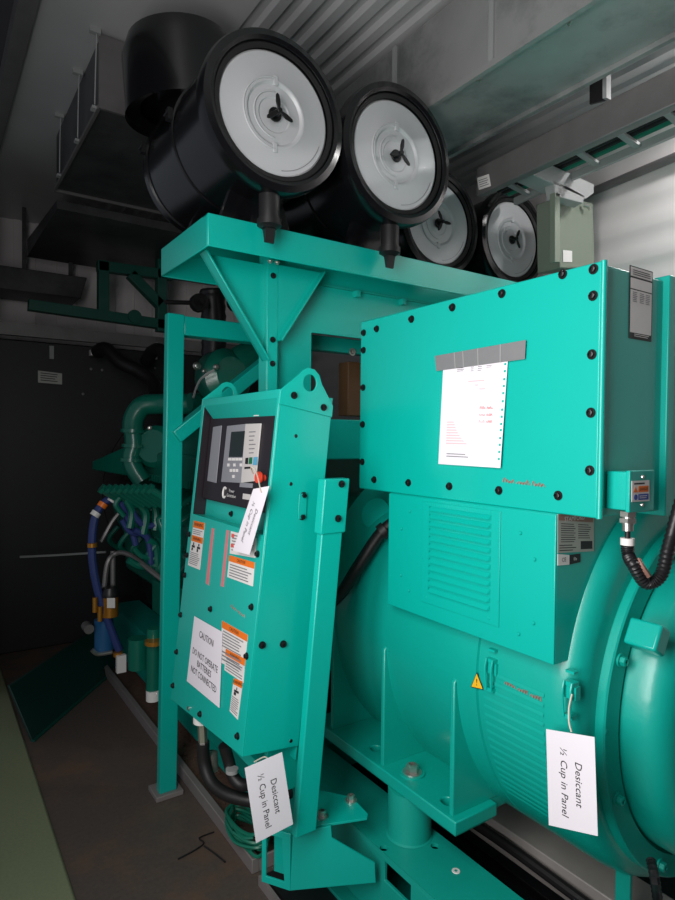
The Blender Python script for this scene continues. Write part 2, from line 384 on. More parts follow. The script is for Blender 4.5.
# =================================================================== AIR CLEANERS
def air_cleaner(loc, spin, label):
    t = thing('air_cleaner', label, 'air cleaner', loc, 'four engine air cleaners')
    L = Matrix.Translation(V(loc)); O = V(loc); AX = V((0, 1, 0))
    b = MB(); R = .252
    b.lathe([(.222, .02), (.228, -.012), (.24, -.018), (.262, -.012), (.268, .004), (.268, .035), (.258, .045), (R, .05), (R, .30), (R+.006, .302), (R+.006, .325), (R, .327), (R, .60), (R+.008, .603), (R+.008, .635), (R, .637), (R-.01, .68), (.2, .715), (0, .72)], O, AX, 64)
    b.build('housing', black, t)
    b = MB(); b.lathe([(.206, .0), (.222, -.006), (.232, .002), (.232, .03), (.206, .03)], O, AX, 56); b.build('gasket', rubber, t)
    b = MB()
    b.lathe([(0, .016), (.055, .016), (.06, .012), (.098, .012), (.106, .004), (.112, .003), (.118, .006), (.200, .006), (.206, .01), (.207, .03), (0, .03)], O, AX, 64)
    dsk = b.build('end_disc', disc, t)
    b = MB()
    for s_ in (1, -1):
        b.obox(O+V((0, .008, .112*s_)), (1, 0, 0), (0, 1, 0), (0, 0, 1), .016, .012, .032)
    for i in range(26):
        a = PI*.5+PI*i/25
        pass
    b.tube([O+V((math.cos(a)*.118, .004, math.sin(a)*.118)) for a in [PI*.5+PI*i/24 for i in range(25)]], .0035, 6, 1)
    b.tube([O+V((math.cos(a)*.077, .010, math.sin(a)*.077)) for a in [PI*.5+PI*i/24 for i in range(25)]], .003, 6, 1)
    b.build('embossed_ridge', disc, dsk, .002)
    b = MB(); b.tube([O+V((math.cos(a)*.185, .005, math.sin(a)*.185)) for a in [-PI*.62+PI*.35*i/12+spin*.3 for i in range(13)]], .0012, 4, 1)
    b.build('ring_print', inkg, dsk)
    # wing nut
    b = MB(); b.cyl(O+V((0, .016, 0)), O+V((0, -.03, 0)), .013, .009)
    b.lathe([(0, -.008), (.024, -.008), (.024, .0), (0, .0)], O+V((0, .012, 0)), AX, 16)
    for k in range(3):
        a = spin+k*2*PI/3*1.0; dr = V((math.cos(a), 0, math.sin(a))); sd = V((-math.sin(a), 0, math.cos(a)))
        c = O+V((0, -.018, 0))
        b.prism([c+dr*.004-sd*.005, c+dr*.03-sd*.009, c+dr*.052-sd*.006, c+dr*.058, c+dr*.052+sd*.006, c+dr*.03+sd*.009, c+dr*.004+sd*.005], (0, -.006, 0))
    b.build('wing_nut', boltm, t, .002)
    # dust valve
    b = MB(); o = O+V((-.005, .035, 0))
    b.lathe([(.03, -.235), (.036, -.262), (.036, -.345), (.042, -.347), (.042, -.368), (.034, -.372), (.026, -.378), (0, -.378)], o, (0, 0, 1), 24)
    b.hexa([o+V((-.018, -.014, -.376)), o+V((.018, -.014, -.376)), o+V((.018, .014, -.376)), o+V((-.018, .014, -.376))], [o+V((-.017, -.004, -.425)), o+V((.017, -.004, -.425)), o+V((.017, .004, -.425)), o+V((-.017, .004, -.425))])
    b.build('dust_valve', rubber, t)
    for y in (.31, .62):
        b = MB(); bb = O+V((-R-.012, y, .05)); b.box(bb.x-.008, bb.x+.01, bb.y-.014, bb.y+.014, bb.z-.02, bb.z+.02); b.cyl(bb+V((-.01, -.018, 0)), bb+V((-.01, .018, 0)), .004); b.build('clamp', boltm, t)
    for y in (.14, .5):
        b = MB(); b.prism([O+V((-.14, y, -.342)), O+V((.14, y, -.342)), O+V((.10, y, -.225)), O+V((-.10, y, -.225))], (0, .03, 0)); b.build('saddle', black, t)
    return t
acz = 2.688
ac1 = air_cleaner((.985, 1.85, acz), 1.7, 'large black air cleaner with silver disc, nearest and leftmost')
a2 = copy_tree(ac1, (1.513, 1.85, acz), 'black air cleaner with silver disc, second from the left')
a3 = copy_tree(ac1, (2.16, 2.3, acz), 'smaller-looking air cleaner half hidden behind the second one')
a4 = copy_tree(ac1, (2.715, 2.3, acz+.02), 'rightmost of the air cleaners, next to the grey-green box')
for a, s in ((a2, 2.4), (a3, -.4), (a4, .6)):
    for ch in a.children:
        if ch.name.startswith('wing_nut'):
            L = Matrix.Rotation(s, 4, 'Y'); ch.matrix_parent_inverse = Matrix.Identity(4)
            me = ch.data.copy(); me.transform(Matrix.Translation(V((-.985, -1.85, -acz)))); me.transform(L); ch.data = me
# rain-cap like intake drum at ceiling
t = thing('intake_drum', 'black cylindrical duct drum at ceiling behind the nearest air cleaner', 'drum', (.9, 2.55, 2.93))
b = MB(); b.lathe([(.18, .0), (.235, -.01), (.24, -.03), (.235, .0), (.228, .19), (.2, .26), (0, .26)], (.88, 2.42, 2.91), (-.12, 0, 1), 40); b.build('drum_shell', black, t)
b = MB(); b.lathe([(.10, -.13), (.13, -.1), (.13, .03), (.2, .05)], (.90, 2.44, 2.95), (-.12, 0, 1), 32); b.lathe([(0, .04), (.225, .04), (.225, .05), (0, .05)], (.88, 2.42, 2.91), (-.12, 0, 1), 32); b.build('drum_neck', black, t)

# =================================================================== AIR CLEANER SUPPORT BRACKET
t = thing('support_bracket', 'teal welded steel platform carrying the air cleaners', 'bracket', (1.0, 2.0, 1.7))
z0, z1 = 2.235, 2.345; x0, x1, y0, y1 = .785, 3.0, 1.95, 2.44
b = MB(); b.box(x0, x1, y0, y0+.008, z0, z1); b.box(x0, x1, y0+.008, y0+.05, z1-.008, z1); b.build('front_channel', paint, t, .003)
b = MB(); b.box(x0, x0+.008, y0+.008, y1, z0, z1); b.box(x0+.008, x0+.05, y0+.05, y1, z1-.008, z1); b.build('side_channel', paint, t, .003)
b = MB(); b.box(x0, x1, y1-.008, y1, z0, z1); b.build('rear_channel', paint, t, .003)
b = MB(); b.box(x0+.05, 1.95, y0+.05, y1-.008, z1-.012, z1-.004); b.build('platform_plate', paint, t)
# transverse bulkhead plate with opening
zc = 1.2
b = MB(); b.holed([(1.10, 1.0), (2.75, 1.0), (2.75, 2.33), (1.10, 2.33)], [[(1.298, 1.1), (2.5, 1.1), (2.5, 2.022), (1.298, 2.022)]], (0, 2.12, 0), (1, 0, 0), (0, 0, 1), (0, .012, 0))
b.build('bulkhead_plate', paint, t, .002)
b = MB(); b.box(1.3, 2.5, 2.11, 2.12, 2.215, 2.225)
b.build('plate_seam', paintd, t)
b = MB(); b.prism([(1.066, 2.06, 1.0), (1.111, 2.06, 1.0), (1.111, 2.06, 2.335), (1.066, 2.06, 2.335)], (0, .007, 0)); b.box(1.066, 1.073, 2.067, 2.13, 1.0, 2.335); b.build('column', paint, t, .002)
for z in (2.205, 1.965, 1.875, 1.76): bolt((1.089, 2.059, z), (0, -1, 0), .009, boltm, t)
for x in (1.06, 1.09): bolt((x, 2.03, 2.25), (0, 0, -1), .009, zinc, t)
# gussets
def gusset(a, b_, c, fl, name='gusset'):
    g = MB(); g.prism([a, b_, c], (0, .007, 0)); o = g.build(name, paint, t)
    f = MB(); d = (V(c)-V(b_)).normalized(); n = d.cross(V((0, 1, 0))).normalized()
    f.prism([V(b_)+V((0, -fl, 0)), V(b_)+V((0, .012, 0)), V(b_)+V((0, .012, 0))+n*.008, V(b_)+V((0, -fl, 0))+n*.008], V(c)-V(b_)); f.build('gusset_flange', paint, o, .0015)
gusset((1.066, 2.09, 2.25), (.815, 2.09, 2.25), (1.066, 2.09, 1.885), .045)
gusset((1.111, 2.06, 2.25), (1.30, 2.06, 2.25), (1.111, 2.06, 1.965), .03)
for x in (1.50, 1.75, 2.05): 
    b = MB(); b.box(x, x+.02, 2.09, 2.12, 2.19, 2.215); b.build('weld_nut', paint, t)

# =================================================================== LEFT FRAME POST
t = thing('frame_post', 'teal square steel frame standing on the floor left of the control cabinet', 'frame', (.88, 2.65, 0))
PX0, PX1, PY = .842, .932, 2.63
b = MB(); b.hexa([(.850, PY, .02), (.928, PY, .02), (.928, PY+.045, .02), (.850, PY+.045, .02)], [(.878, PY, 2.135), (.955, PY, 2.135), (.955, PY+.045, 2.135), (.878, PY+.045, 2.135)]); b.build('post', paint, t, .005)
b = MB(); b.box(.95, 1.5, PY+.003, PY+.087, 2.045, 2.13); b.build('top_rail', paint, t, .006)
dA = U(174, 437, Y=PY+.02); dB = U(262, 366, Y=PY+.02)
b = MB(); b.bar(dA, dA+(dB-dA)*1.15, .06, .085, up=(0, 1, 0)); b.build('diagonal_brace', paint, t, .005)
b = MB(); b.box(PX0-.012, PX1+.02, PY-.02, PY+.10, 0, .022); b.build('base_plate', traym, t, .003)

# =================================================================== ALTERNATOR
XC, ZC, RB, ZE = 1.90, .92, .605, .872
alt = thing('alternator', 'large teal generator alternator with terminal box on top', 'alternator', (XC, 1.4, .3))
AX = (0, 1, 0)
b = MB()
b.lathe([(.46, .888), (.545, .888), (.570, .895), (.590, .911), (.600, .932), (RB, .962), (RB, 1.19), (RB, 1.194), (RB-.007, 1.197), (RB-.007, 1.203), (RB, 1.206), (RB, 2.04), (.56, 2.08), (.3, 2.08)], (XC, 0, ZC), AX, 128)
barrel = b.build('barrel', paint2, alt)
b = MB(); b.lathe([(.46, .91), (.46, .862), (.517, .862), (.521, .866), (.521, .91)], (XC, 0, ZE), AX, 128); fl = b.build('end_flange', paint2, alt)
fa = [math.atan2(q.z-ZE, q.x-XC) for q in (U(617, 659, Y=.862), U(616, 800, Y=.862), U(660, 863, Y=.862))]
for a in fa+[PI-x for x in fa]:
    p = V((XC+math.cos(a)*.492, .862, ZE+math.sin(a)*.492)); bolt(p, (0, -1, 0), .014, paint2, fl, h=.018)
p = U(607, 732, Y=.862); b = MB(); b.lathe([(0, .001), (.006, .001), (.007, 0)], p, (0, -1, 0), 12); b.build('plugged_hole', paintd, fl)
b = MB(); b.lathe([(.45, .90), (.45, .81), (.44, .785), (.42, .765), (.385, .755), (.20, .755), (.185, .745), (.17, .72), (0, .72)], (XC, 0, ZE), AX, 96); ec = b.build('end_cover', paint2, alt)
lq = U(643, 634, Y=.80); a = math.atan2(lq.z-ZE, lq.x-XC); dr = V((math.cos(a), 0, math.sin(a))); sd = V((-math.sin(a), 0, math.cos(a)))
b = MB(); c = V((lq.x, .80, lq.z))-dr*.02; b.obox(c, dr, (0, 1, 0), sd, .05, .08, .066); b.build('lifting_lug', paint, alt, .006)
# ventilation slats on the lower barrel
b = MB()
for k in range(17):
    a = PI+math.radians(-3+k*2.35); p = V((XC+math.cos(a)*(RB+.001), 1.075, ZC+math.sin(a)*(RB+.001))); n = V((math.cos(a), 0, math.sin(a))); u = V((-math.sin(a), 0, math.cos(a)))
    b.prism([p+V((0, -.10, 0))-u*.006, p+V((0, .10, 0))-u*.006, p+V((0, .10, 0))+u*.002+n*.002, p+V((0, -.10, 0))+u*.002+n*.002], u*.002)
b.build('ventilation_slats', paint2, alt)
# latches
def latch(y, z):
    a = math.asin((z-ZC)/RB); x = XC-RB*math.cos(a)
    b = MB(); b.box(x-.012, x+.01, y-.014, y+.014, z+.02, z+.03); b.box(x-.008, x+.01, y-.018, y+.018, z-.012, z+.02)
    for s in (-1, 1): b.tube([(x-.014, y+s*.011, z+.03), (x-.02, y+s*.011, z), (x-.016, y+s*.009, z-.055)], .003, 6)
    b.box(x-.014, x+.005, y-.012, y+.012, z-.06, z-.05)
    b.box(x-.008, x+.008, y-.012, y+.012, z+.05, z+.056)
    return b.build('latch', paint, alt)
latch(1.145, .965); latch(.90, .985)
# feet ribs
b = MB(); b.holed([(1.272, 1.255), (1.45, 1.255), (1.45, 1.282), (1.66, 1.282), (1.66, 2.05), (1.272, 2.05)], [[(c[0]+.022*math.cos(a), c[1]+.022*math.sin(a)) for a in [2*PI*i/16 for i in range(16)]] for c in ((1.34, 1.72), (1.33, 1.345))], (0, 0, .445), (1, 0, 0), (0, 1, 0), (0, 0, .04))
foot = b.build('foot_plate', paint2, alt, .004)
b = MB(); b.box(1.28, 1.44, 1.262, 2.04, .438, .446); b.build('foot_shim', paintd, foot)  # thin dusty teal shim plate under the foot
def rib(y, xo=1.287, zt=.895, parent=None):
    pts = []
    for i in range(15):
        a = PI*(1.0-.0)+math.radians(4)+math.radians(52)*i/14; pts.append((XC+math.cos(a)*(RB-.012), ZC+math.sin(a)*(RB-.012)))
    poly = [(xo, .483), (xo, zt-.015), (xo+.012, zt)]+[(p[0], p[1]) for p in pts]
    poly = [p for p in poly if p[1] > .484 or p == (xo, .483)]
    poly.append((poly[-1][0]+.02, .483))
    g = MB(); g.prism([(p[0], y-.009, p[1]) for p in poly], (0, .018, 0)); return g.build('foot_rib', paint2, alt, .004)
rib(1.29); rib(1.62); rib(1.93)
bolt((1.34, 1.523, .485), (0, 0, 1), .026, zinc, alt, 'foot_bolt', h=.032)
b = MB(); b.lathe([(.0, 0), (.042, 0), (.042, .006), (0, .006)], (1.34, 1.523, .484), (0, 0, 1), 24); b.build('washer', paint2, alt)
# mirrored far side foot
b = MB(); b.box(2.16, 2.53, 1.255, 2.05, .445, .485); b.build('foot_plate', paint2, alt, .004)
for y in (1.29, 1.62, 1.95):
    g = MB(); g.prism([(2.51, y-.009, .485), (2.51, y-.009, .86), (2.3, y-.009, .42), (2.3, y-.009, .485)], (0, .018, 0)); g.build('foot_rib', paint2, alt)
# small end bracket at the fan end
b = MB(); b.box(1.625, 1.64, .93, .975, .225, .50); b.build('end_foot', paintd, alt, .003)

# terminal box
TX, TY0, TY1, TZ0, TZ1 = 1.27, .822, 1.745, 1.42, 2.005
b = MB(); b.box(TX+.012, 1.545, TY0+.005, TY1-.005, TZ0+.002, TZ1-.004); b.box(1.565, 2.5, TY0+.005, TY1-.005, TZ0+.002, TZ1-.004)
b.box(1.54, 1.57, TY0-.012, TY1, TZ0-.01, TZ1+.008)
tb = b.build('terminal_box', paint, alt, .003)
b = MB(); b.box(TX, TX+.012, TY0, TY1, TZ0, TZ1); lid = b.build('cover_plate', paint, alt, .004, segs=3)
b = MB(); b.cyl((TX+.004, TY0-.003, TZ0), (TX+.004, TY0-.003, TZ1), .007, seg=12); b.build('lid_hem', paint, lid)
for (x, y) in [(65,182),(92,174),(160,155),(240,132),(337,105),(456,67),(517,57),(516,109),(513,224),(511,338),(509,451),(447,500),(331,490),(234,482),(154,475),(87,469),(61,434),(62,361),(63,289),(65,216)]:
    p = U(330+x/1.957, 240+y/1.957, X=TX); bolt((TX, min(max(p.y, TY0+.02), TY1-.02), p.z), (-1, 0, 0), .0095, boltm, lid, h=.010)
# louvre box
LX = 1.262
b = MB(); b.box(LX+.004, 1.6, .925, 1.567, 1.052, 1.42); lb = b.build('louvre_box', paint, alt, .003)
b = MB(); b.box(LX, LX+.005, .925, 1.567, 1.052, 1.418); b.build('side_cover', paint, lb, .002)
b = MB(); b.box(LX-.003, LX, 1.095, 1.40, 1.10, 1.408); lp = b.build('louvre_panel', paint, lb, .001)
b = MB()
for k in range(12):
    z = 1.382-k*.0222
    b.hexa([(LX-.0035, 1.125, z), (LX-.0035, 1.368, z), (LX-.0035, 1.368, z+.013), (LX-.0035, 1.125, z+.013)], [(LX-.013, 1.13, z+.001), (LX-.013, 1.363, z+.001), (LX-.0035, 1.363, z+.0128), (LX-.0035, 1.13, z+.0128)])
b.build('louvres', paint, lp)
for (y, z) in [(1.46, 1.37), (1.46, 1.12), (1.50, 1.31), (1.50, 1.16), (1.38, 1.40), (1.13, 1.40), (1.38, 1.115), (1.13, 1.115), (1.03, 1.36), (1.03, 1.10), (.985, 1.30), (.985, 1.14), (1.10, 1.33), (1.10, 1.17)]:
    b = MB(); b.lathe([(.0, .003), (.0035, .0025), (.005, 0)], (LX-.002, y, z), (-1, 0, 0), 10); b.build('rivet', paint, lb)
# rating plate on the -Y side of the louvre box
pq = [U(557.5, 514, Y=.924), U(593.5, 517, Y=.924), U(593.5, 551, Y=.924), U(557.5, 553, Y=.924)]
b = MB(); b.sheet(pq, .0012); rp = b.build('rating_plate', platem, alt)
text('STAMFORD', .016, quad_pt(pq, .45, .08), (1, 0, 0), (0, 0, 1), lab, rp, th=.002)
b = MB(); b.sheet(sub_quad(pq, .02, .98, .01, .16, .0013), .0002); b.build('plate_header', marker, rp)
lines(pq, .08, .48, .22, .75, 9, rp, ink); lines(pq, .55, .92, .22, .65, 7, rp, ink)
lines(pq, .04, .5, .78, .98, 3, rp, ink)
b = MB(); b.sheet(sub_quad(pq, .62, .95, .70, .93, .0013), .0002); b.build('bar_code', ink, rp)
cq = [U(557.5, 554, Y=.924), U(569, 555, Y=.924), U(569, 564.5, Y=.924), U(557.5, 565.5, Y=.924)]
b = MB(); b.sheet(cq, .0012); ce = b.build('approval_label', lab, alt)
text('CE', .014, quad_pt(cq, .5, .5), (1, 0, 0), (0, 0, 1), ink, ce, th=.002)
cq = [U(569, 555, Y=.924), U(580, 553.5, Y=.924), U(580, 562, Y=.924), U(569, 564.5, Y=.924)]
b = MB(); b.sheet(cq, .0012); cs = b.build('approval_label', ink, alt)
text('®s', .012, quad_pt(cq, .5, .5), (1, 0, 0), (0, 0, 1), lab, cs, th=.002)
# label on the -Y side of the terminal box
wq = [U(629.5, 265, Y=TY0+.0045), U(652.5, 272, Y=TY0+.0045), U(651, 342, Y=TY0+.0045), U(628.5, 338, Y=TY0+.0045)]
b = MB(); b.sheet(wq, .001); wl = b.build('data_label', ink, alt); wl['label'] = 'black-edged white data label'
for (v0, v1) in ((.015, .14), (.165, .31), (.325, .915)):
    b = MB(); b.sheet(sub_quad(wq, .035, .965, v0, v1, .0014), .0002); b.build('label_field', lab, wl)
lines(wq, .12, .9, .045, .13, 3, wl, ink, lift=.0024)
for u in (.12, .42, .68): lines(wq, u, u+.2, .35, .50, 6, wl, inkg, lift=.0024)
lines(wq, .2, .9, .925, .975, 2, wl, lab, lift=.0024)
# warning triangle
aZ = .905; xx = XC-math.sqrt(RB*RB-(aZ-ZC)**2)-.002
tri = [on(477, 672, (xx, 0, 0), (1, 0, 0)), on(484, 690, (xx, 0, 0), (1, 0, 0)), on(471, 687, (xx, 0, 0), (1, 0, 0))]
b = MB(); b.prism(tri, (-.0012, 0, 0)); w1 = b.build('warning_triangle', ink, alt)
cen = (tri[0]+tri[1]+tri[2])/3
b = MB(); b.prism([lerp(p, cen, .15)+V((-.0013, 0, 0)) for p in tri], (-.0006, 0, 0)); b.build('yellow_field', yellow, w1)
text('!', .028, cen+V((-.0022, 0, .002)), (0, -1, 0), (0, 0, 1), ink, w1)
# handwriting
scribble(U(505, 684, X=xx+.001), (0, -1, -.04), (0, 0, 1), .125, .013, 12, marker, alt, r=.0015, seed=3)
scribble(U(503, 482, X=TX-.001), (0, -1, -.03), (0, 0, 1), .14, .012, 12, marker, alt, r=.0016, seed=5)
# opening in barrel (cable entry) + black cable
ent = [U(389, 520, X=1.33)]
b = MB(); b.lathe([(0, 0), (.06, 0), (.06, .03), (0, .03)], (1.45, 1.86, 1.30), (-.8, -.3, .35), 24); b.build('entry_boss', paint, alt)
cb = MB()
for k, o_ in enumerate(((0, 0, 0), (.012, .03, -.012))):
    o_ = V(o_)
    cb.tube([V((1.40, 1.64, 1.335))+o_, V((1.345, 1.70, 1.27))+o_, V((1.285, 1.76, 1.14))+o_, V((1.245, 1.83, 1.02))+o_, V((1.18, 1.93, .93))+o_, V((1.08, 2.06, .88))+o_], .02, 12)
cc = cb.build('power_cable', rubber); tag(cc, 'pair of thick black cables curving between cabinet column and alternator', 'cable')
b = MB(); b.cyl((1.335, 1.70, 1.262), (1.35, 1.69, 1.278), .03); b.tube([(1.335, 1.70, 1.262), (1.30, 1.73, 1.18), (1.27, 1.78, 1.12)], .003, 5); b.build('cable_tie', rubber, cc)

# =================================================================== JUNCTION BOX
jb = thing('junction_box', 'small teal junction box with danger sticker on the terminal box side', 'junction box', (1.35, .78, 1.45))
# sits on the -Y face of the terminal box
JX0, JX1, JY = 1.30, 1.395, .772
pA = U(628.5, 472, Y=JY); pB = U(651, 471, Y=JY); pC = U(650.5, 509, Y=JY); pD = U(628, 511, Y=JY)
b = MB(); b.box(pA.x, pB.x+.003, JY, TY0+.004, pD.z, pA.z); b.build('case', paint, jb, .003)
b = MB(); b.box(pA.x-.004, pB.x+.005, JY-.006, JY+.004, pD.z-.003, pA.z+.003); ld = b.build('lid', paint, jb, .002)
sq = [U(631.5, 481, Y=JY-.007), U(649, 480, Y=JY-.007), U(649, 501, Y=JY-.007), U(631.5, 502, Y=JY-.007)]
b = MB(); b.sheet(sq, .001); s1 = b.build('danger_sticker', lab, jb)
b = MB(); b.sheet(sub_quad(sq, .36, .94, .26, .55, .0012), .0003); b.build('orange_field', orange, s1)
b = MB(); b.sheet(sub_quad(sq, .36, .94, .64, .92, .0012), .0003); b.build('blue_field', blue, s1)
b = MB(); b.prism([quad_pt(sq, .2, .28)+V((0, -.0014, 0)), quad_pt(sq, .32, .55)+V((0, -.0014, 0)), quad_pt(sq, .07, .55)+V((0, -.0014, 0))], (0, -.0003, 0)); b.build('hazard_mark', orange, s1)
b = MB(); b.lathe([(0, 0), (.0065, 0), (.0065, .0006), (0, .0006)], quad_pt(sq, .2, .78)+V((0, -.0014, 0)), (0, -1, 0), 16); b.build('mandatory_mark', blue, s1)
text('DANGER', .0085, quad_pt(sq, .65, .41), (1, 0, 0), (0, 0, 1), ink, s1, th=.0022)
lines(sq, .4, .9, .70, .88, 2, s1, lab, lift=.002); lines(sq, .12, .85, .08, .2, 1, s1, ink, fill=.6)
for z in (pA.z-.012, pD.z+.012):
    b = MB(); b.lathe([(0, .004), (.004, .003), (.005, 0)], ((pA.x+pB.x)/2, JY-.006, z), (0, -1, 0), 12); b.build('screw', zinc, jb)
gx = U(628, 517, Y=.79).x; gy = .79; gz = pD.z-.004
b = MB(); b.cyl((gx, gy, gz), (gx, gy, gz-.012), .019, seg=6); b.cyl((gx, gy, gz-.012), (gx, gy, gz-.03), .014); b.cyl((gx, gy, gz-.016), (gx, gy, gz-.026), .020, seg=6); b.cyl((gx, gy, gz-.03), (gx, gy, gz-.045), .012); b.build('cable_gland', zinc, jb)
b = MB(); b.cyl((gx, gy, gz-.04), (gx, gy, gz-.07), .006); b.build('inner_cable', rubber, jb)
cp = [(gx, gy, gz-.066), (gx+.004, gy, gz-.10), U(634, 566, Y=.77), U(646, 583, Y=.76), U(661, 575, Y=.74), U(669, 545, Y=.73), U(680, 505, Y=.72), U(690, 470, Y=.72)]
cp = [V(p) for p in cp]
fc = MB().tube(cp, .0142, 12, 14, ridge=.07).build('flexible_conduit', blackp); tag(fc, 'ribbed black flexible conduit looping from the small junction box', 'conduit')
b = MB(); b.cyl((gx, gy, gz-.062), (gx, gy, gz-.078), .0155); b.build('end_ferrule', lab, fc)
b = MB(); p = smooth(cp[1:4], 6); b.tube([q+V((.009, -.013, 0)) for q in p[3:10]], .007, 6, 1); b.build('wrap_label', marker, fc)

# =================================================================== PAPER ON TERMINAL BOX
pp = thing('paper_sheet', 'white printed sheet duct-taped to the large terminal box cover', 'paper', (TX, 1.2, 1.6))
q = [U(443.5, 366, X=TX-.004), U(508, 360, X=TX-.004), U(500.5, 468, X=TX-.010), U(438.5, 464, X=TX-.004)]
b = MB(); b.sheet(q, .0008); b.build('sheet', white, pp)
q2 = [U(441, 367, X=TX-.003), U(500, 361, X=TX-.003), U(499, 463, X=TX-.003), U(439, 463, X=TX-.003)]
tq = [U(435, 356, X=TX-.006), U(526, 340, X=TX-.006), U(525, 359, X=TX-.006), U(436.5, 371, X=TX-.006)]
b = MB(); b.sheet(tq, .0008); tp = b.build('tape_strip', tape, pp)
for u in (.24, .34, .51, .75):
    b = MB(); b.sheet(sub_quad(tq, u, u+.012, 0, 1, .001), .0012); b.build('tape_crease', lightgrey, tp)
lines(q, .2, .72, .16, .52, 9, pp, inkp, fill=.3); lines(q, .12, .78, .56, .80, 9, pp, inkp, fill=.4, jitter=.05); lines(q, .14, .55, .88, .93, 2, pp, inkg)
b = MB()
b.sheet(sub_quad(q, .16, .21, .05, .075), .0003); b.sheet(sub_quad(q, .19, .215, .03, .05), .0003); b.sheet(sub_quad(q, .15, .175, .04, .085), .0003); b.build('printed_logo', ink, pp)
lines(q, .24, .36, .03, .075, 3, pp, ink, fill=.3); lines(q, .46, .52, .03, .085, 3, pp, inkg); lines(q, .57, .64, .03, .085, 3, pp, inkg); lines(q, .7, .78, .03, .06, 2, pp, inkg)
b = MB(); random.seed(4)
for i in range(14):
    v = .03+.068*i+random.uniform(-.01, .01); b.sheet(sub_quad(q, .955, .985, v, v+.022, .0009), .0002)
b.build('punch_holes', paint, pp)
for k, s_ in enumerate((.42, .485, .55)):
    scribble(quad_pt(q, .64, s_+.03)+V((-.0015, 0, 0)), quad_pt(q, 1, .5)-quad_pt(q, 0, .5), (0, 0, 1), .052, .009, 8, inkr, pp, r=.0008, seed=20+k, name='red_note')

# =================================================================== CONTROL CABINET
th = math.radians(6.1); CP = V((.757, 1.6, .673)); CU = V((math.sin(th), 0, math.cos(th))); CO = V((-math.cos(th), 0, math.sin(th)))
def C(s, t, n=0): return CP+V((0, s, 0))+CU*t+CO*n
def cab(px, py, n=0):
    p = on(px, py, CP+CO*n, CO); w = p-CP; return w.y, w.dot(CU)
def cq_(pts, n=.001):
    return [on(x, y, CP+CO*n, CO) for x, y in pts]
W, Hc, Dp = .605, 1.075, .19
ct = thing('control_cabinet', 'teal leaning control cabinet with black display panel and warning stickers', 'control cabinet', C(.3, 0, -.1))
RS0, RS1, RT0, RT1, RD = .012, .585, .640, 1.045, .05
b = MB()
b.holed([(0, -.0), (W, -.05), (W, Hc-.005), (0, Hc)], [[(RS0, RT0), (RS1, RT0), (RS1, RT1), (RS0, RT1)]], C(0, 0), (0, 1, 0), CU, -CO*.004)
b.build('front_panel', paint, ct, .002)
def cbox(b, s0, s1, t0, t1, n0, n1):
    return b.hexa([C(s0, t0, n0), C(s1, t0, n0), C(s1, t0, n1), C(s0, t0, n1)], [C(s0, t1, n0), C(s1, t1, n0), C(s1, t1, n1), C(s0, t1, n1)])
b = MB()
cbox(b, 0, .004, 0, Hc, -.004, -Dp); cbox(b, W-.004, W, -.05, Hc-.005, -.004, -Dp); cbox(b, .004, W-.004, -.045, Hc-.005, -Dp+.004, -Dp)
b.hexa([C(.004, Hc-.005, -.004), C(W-.004, Hc-.01, -.004), C(W-.004, Hc-.01, -Dp), C(.004, Hc-.005, -Dp)], [C(.004, Hc, -.004), C(W-.004, Hc-.005, -.004), C(W-.004, Hc-.005, -Dp), C(.004, Hc, -Dp)])
b.hexa([C(.004, 0, -.004), C(W-.004, -.05, -.004), C(W-.004, -.05, -Dp), C(.004, 0, -Dp)], [C(.004, .004, -.004), C(W-.004, -.046, -.004), C(W-.004, -.046, -Dp), C(.004, .004, -Dp)])
b.build('body', paint, ct, .0015)
HN = -.03
b = MB(); cbox(b, RS0-.006, RS1+.006, RT0-.006, RT1+.006, -RD, -RD-.004); b.build('recess_back', paint, ct)
b = MB(); cbox(b, RS0-.006, RS0, RT0, RT1, -.004, -RD); cbox(b, RS0, RS1, RT1, RT1+.006, -.004, -RD); cbox(b, RS0, RS1, RT0-.006, RT0, -.004, -RD); b.build('recess_frame', paint, ct)
b = MB(); b.hexa([C(RS0, RT1-.001, -.001), C(RS1, RT1-.001, -.001), C(RS1-.03, RT1-.048, HN-.002), C(RS0, RT1-.048, HN-.002)], [C(RS0, RT1, -.001), C(RS1, RT1, -.001), C(RS1-.03, RT1-.02, -RD), C(RS0, RT1-.02, -RD)]); b.build('hood', paint, ct)
b = MB(); cbox(b, RS1, RS1+.006, RT0, RT1, -.002, -RD); b.build('recess_side', bezel, ct)
# HMI module

b = MB(); cbox(b, .018, RS1-.004, .70, RT1-.03, HN, -RD); hm = b.build('display_module', bezel, ct, .003)
def onH(pts, n=HN+.001): return [on(x, y, CP+CO*n, CO) for x, y in pts]
q = onH([(213.8, 427), (222.3, 425.5), (216.7, 483), (207.8, 481)]); b = MB(); b.sheet(q, .003); b.build('blank_strip', hmig, hm, .001)
q = onH([(228, 426), (246.5, 424), (242, 483), (222, 482)]); b = MB(); b.sheet(q, .004); b.build('keypad_plate', hmig, hm, .001)
ql = onH([(246.5, 424), (262, 423.5), (256.5, 481), (242, 483)]); b = MB(); b.sheet(ql, .004); b.build('legend_plate', hmil, hm, .001)
NS = HN+.0055
def onS(pts): return onH(pts, NS)
q = onS([(231.5, 432), (245, 431), (242.5, 457), (229, 457)]); b = MB(); b.sheet(q, .0012); b.build('screen', lcd, hm)
b = MB()
for (x0_, y0_, n_, dx, w_, h_) in [(228.5, 458, 4, 3.6, 2.9, 2.6)]:
    for i in range(n_): x = x0_+dx*i; b.sheet(onS([(x, y0_), (x+w_, y0_), (x+w_-.2, y0_+h_), (x-.2, y0_+h_)]), .0015)
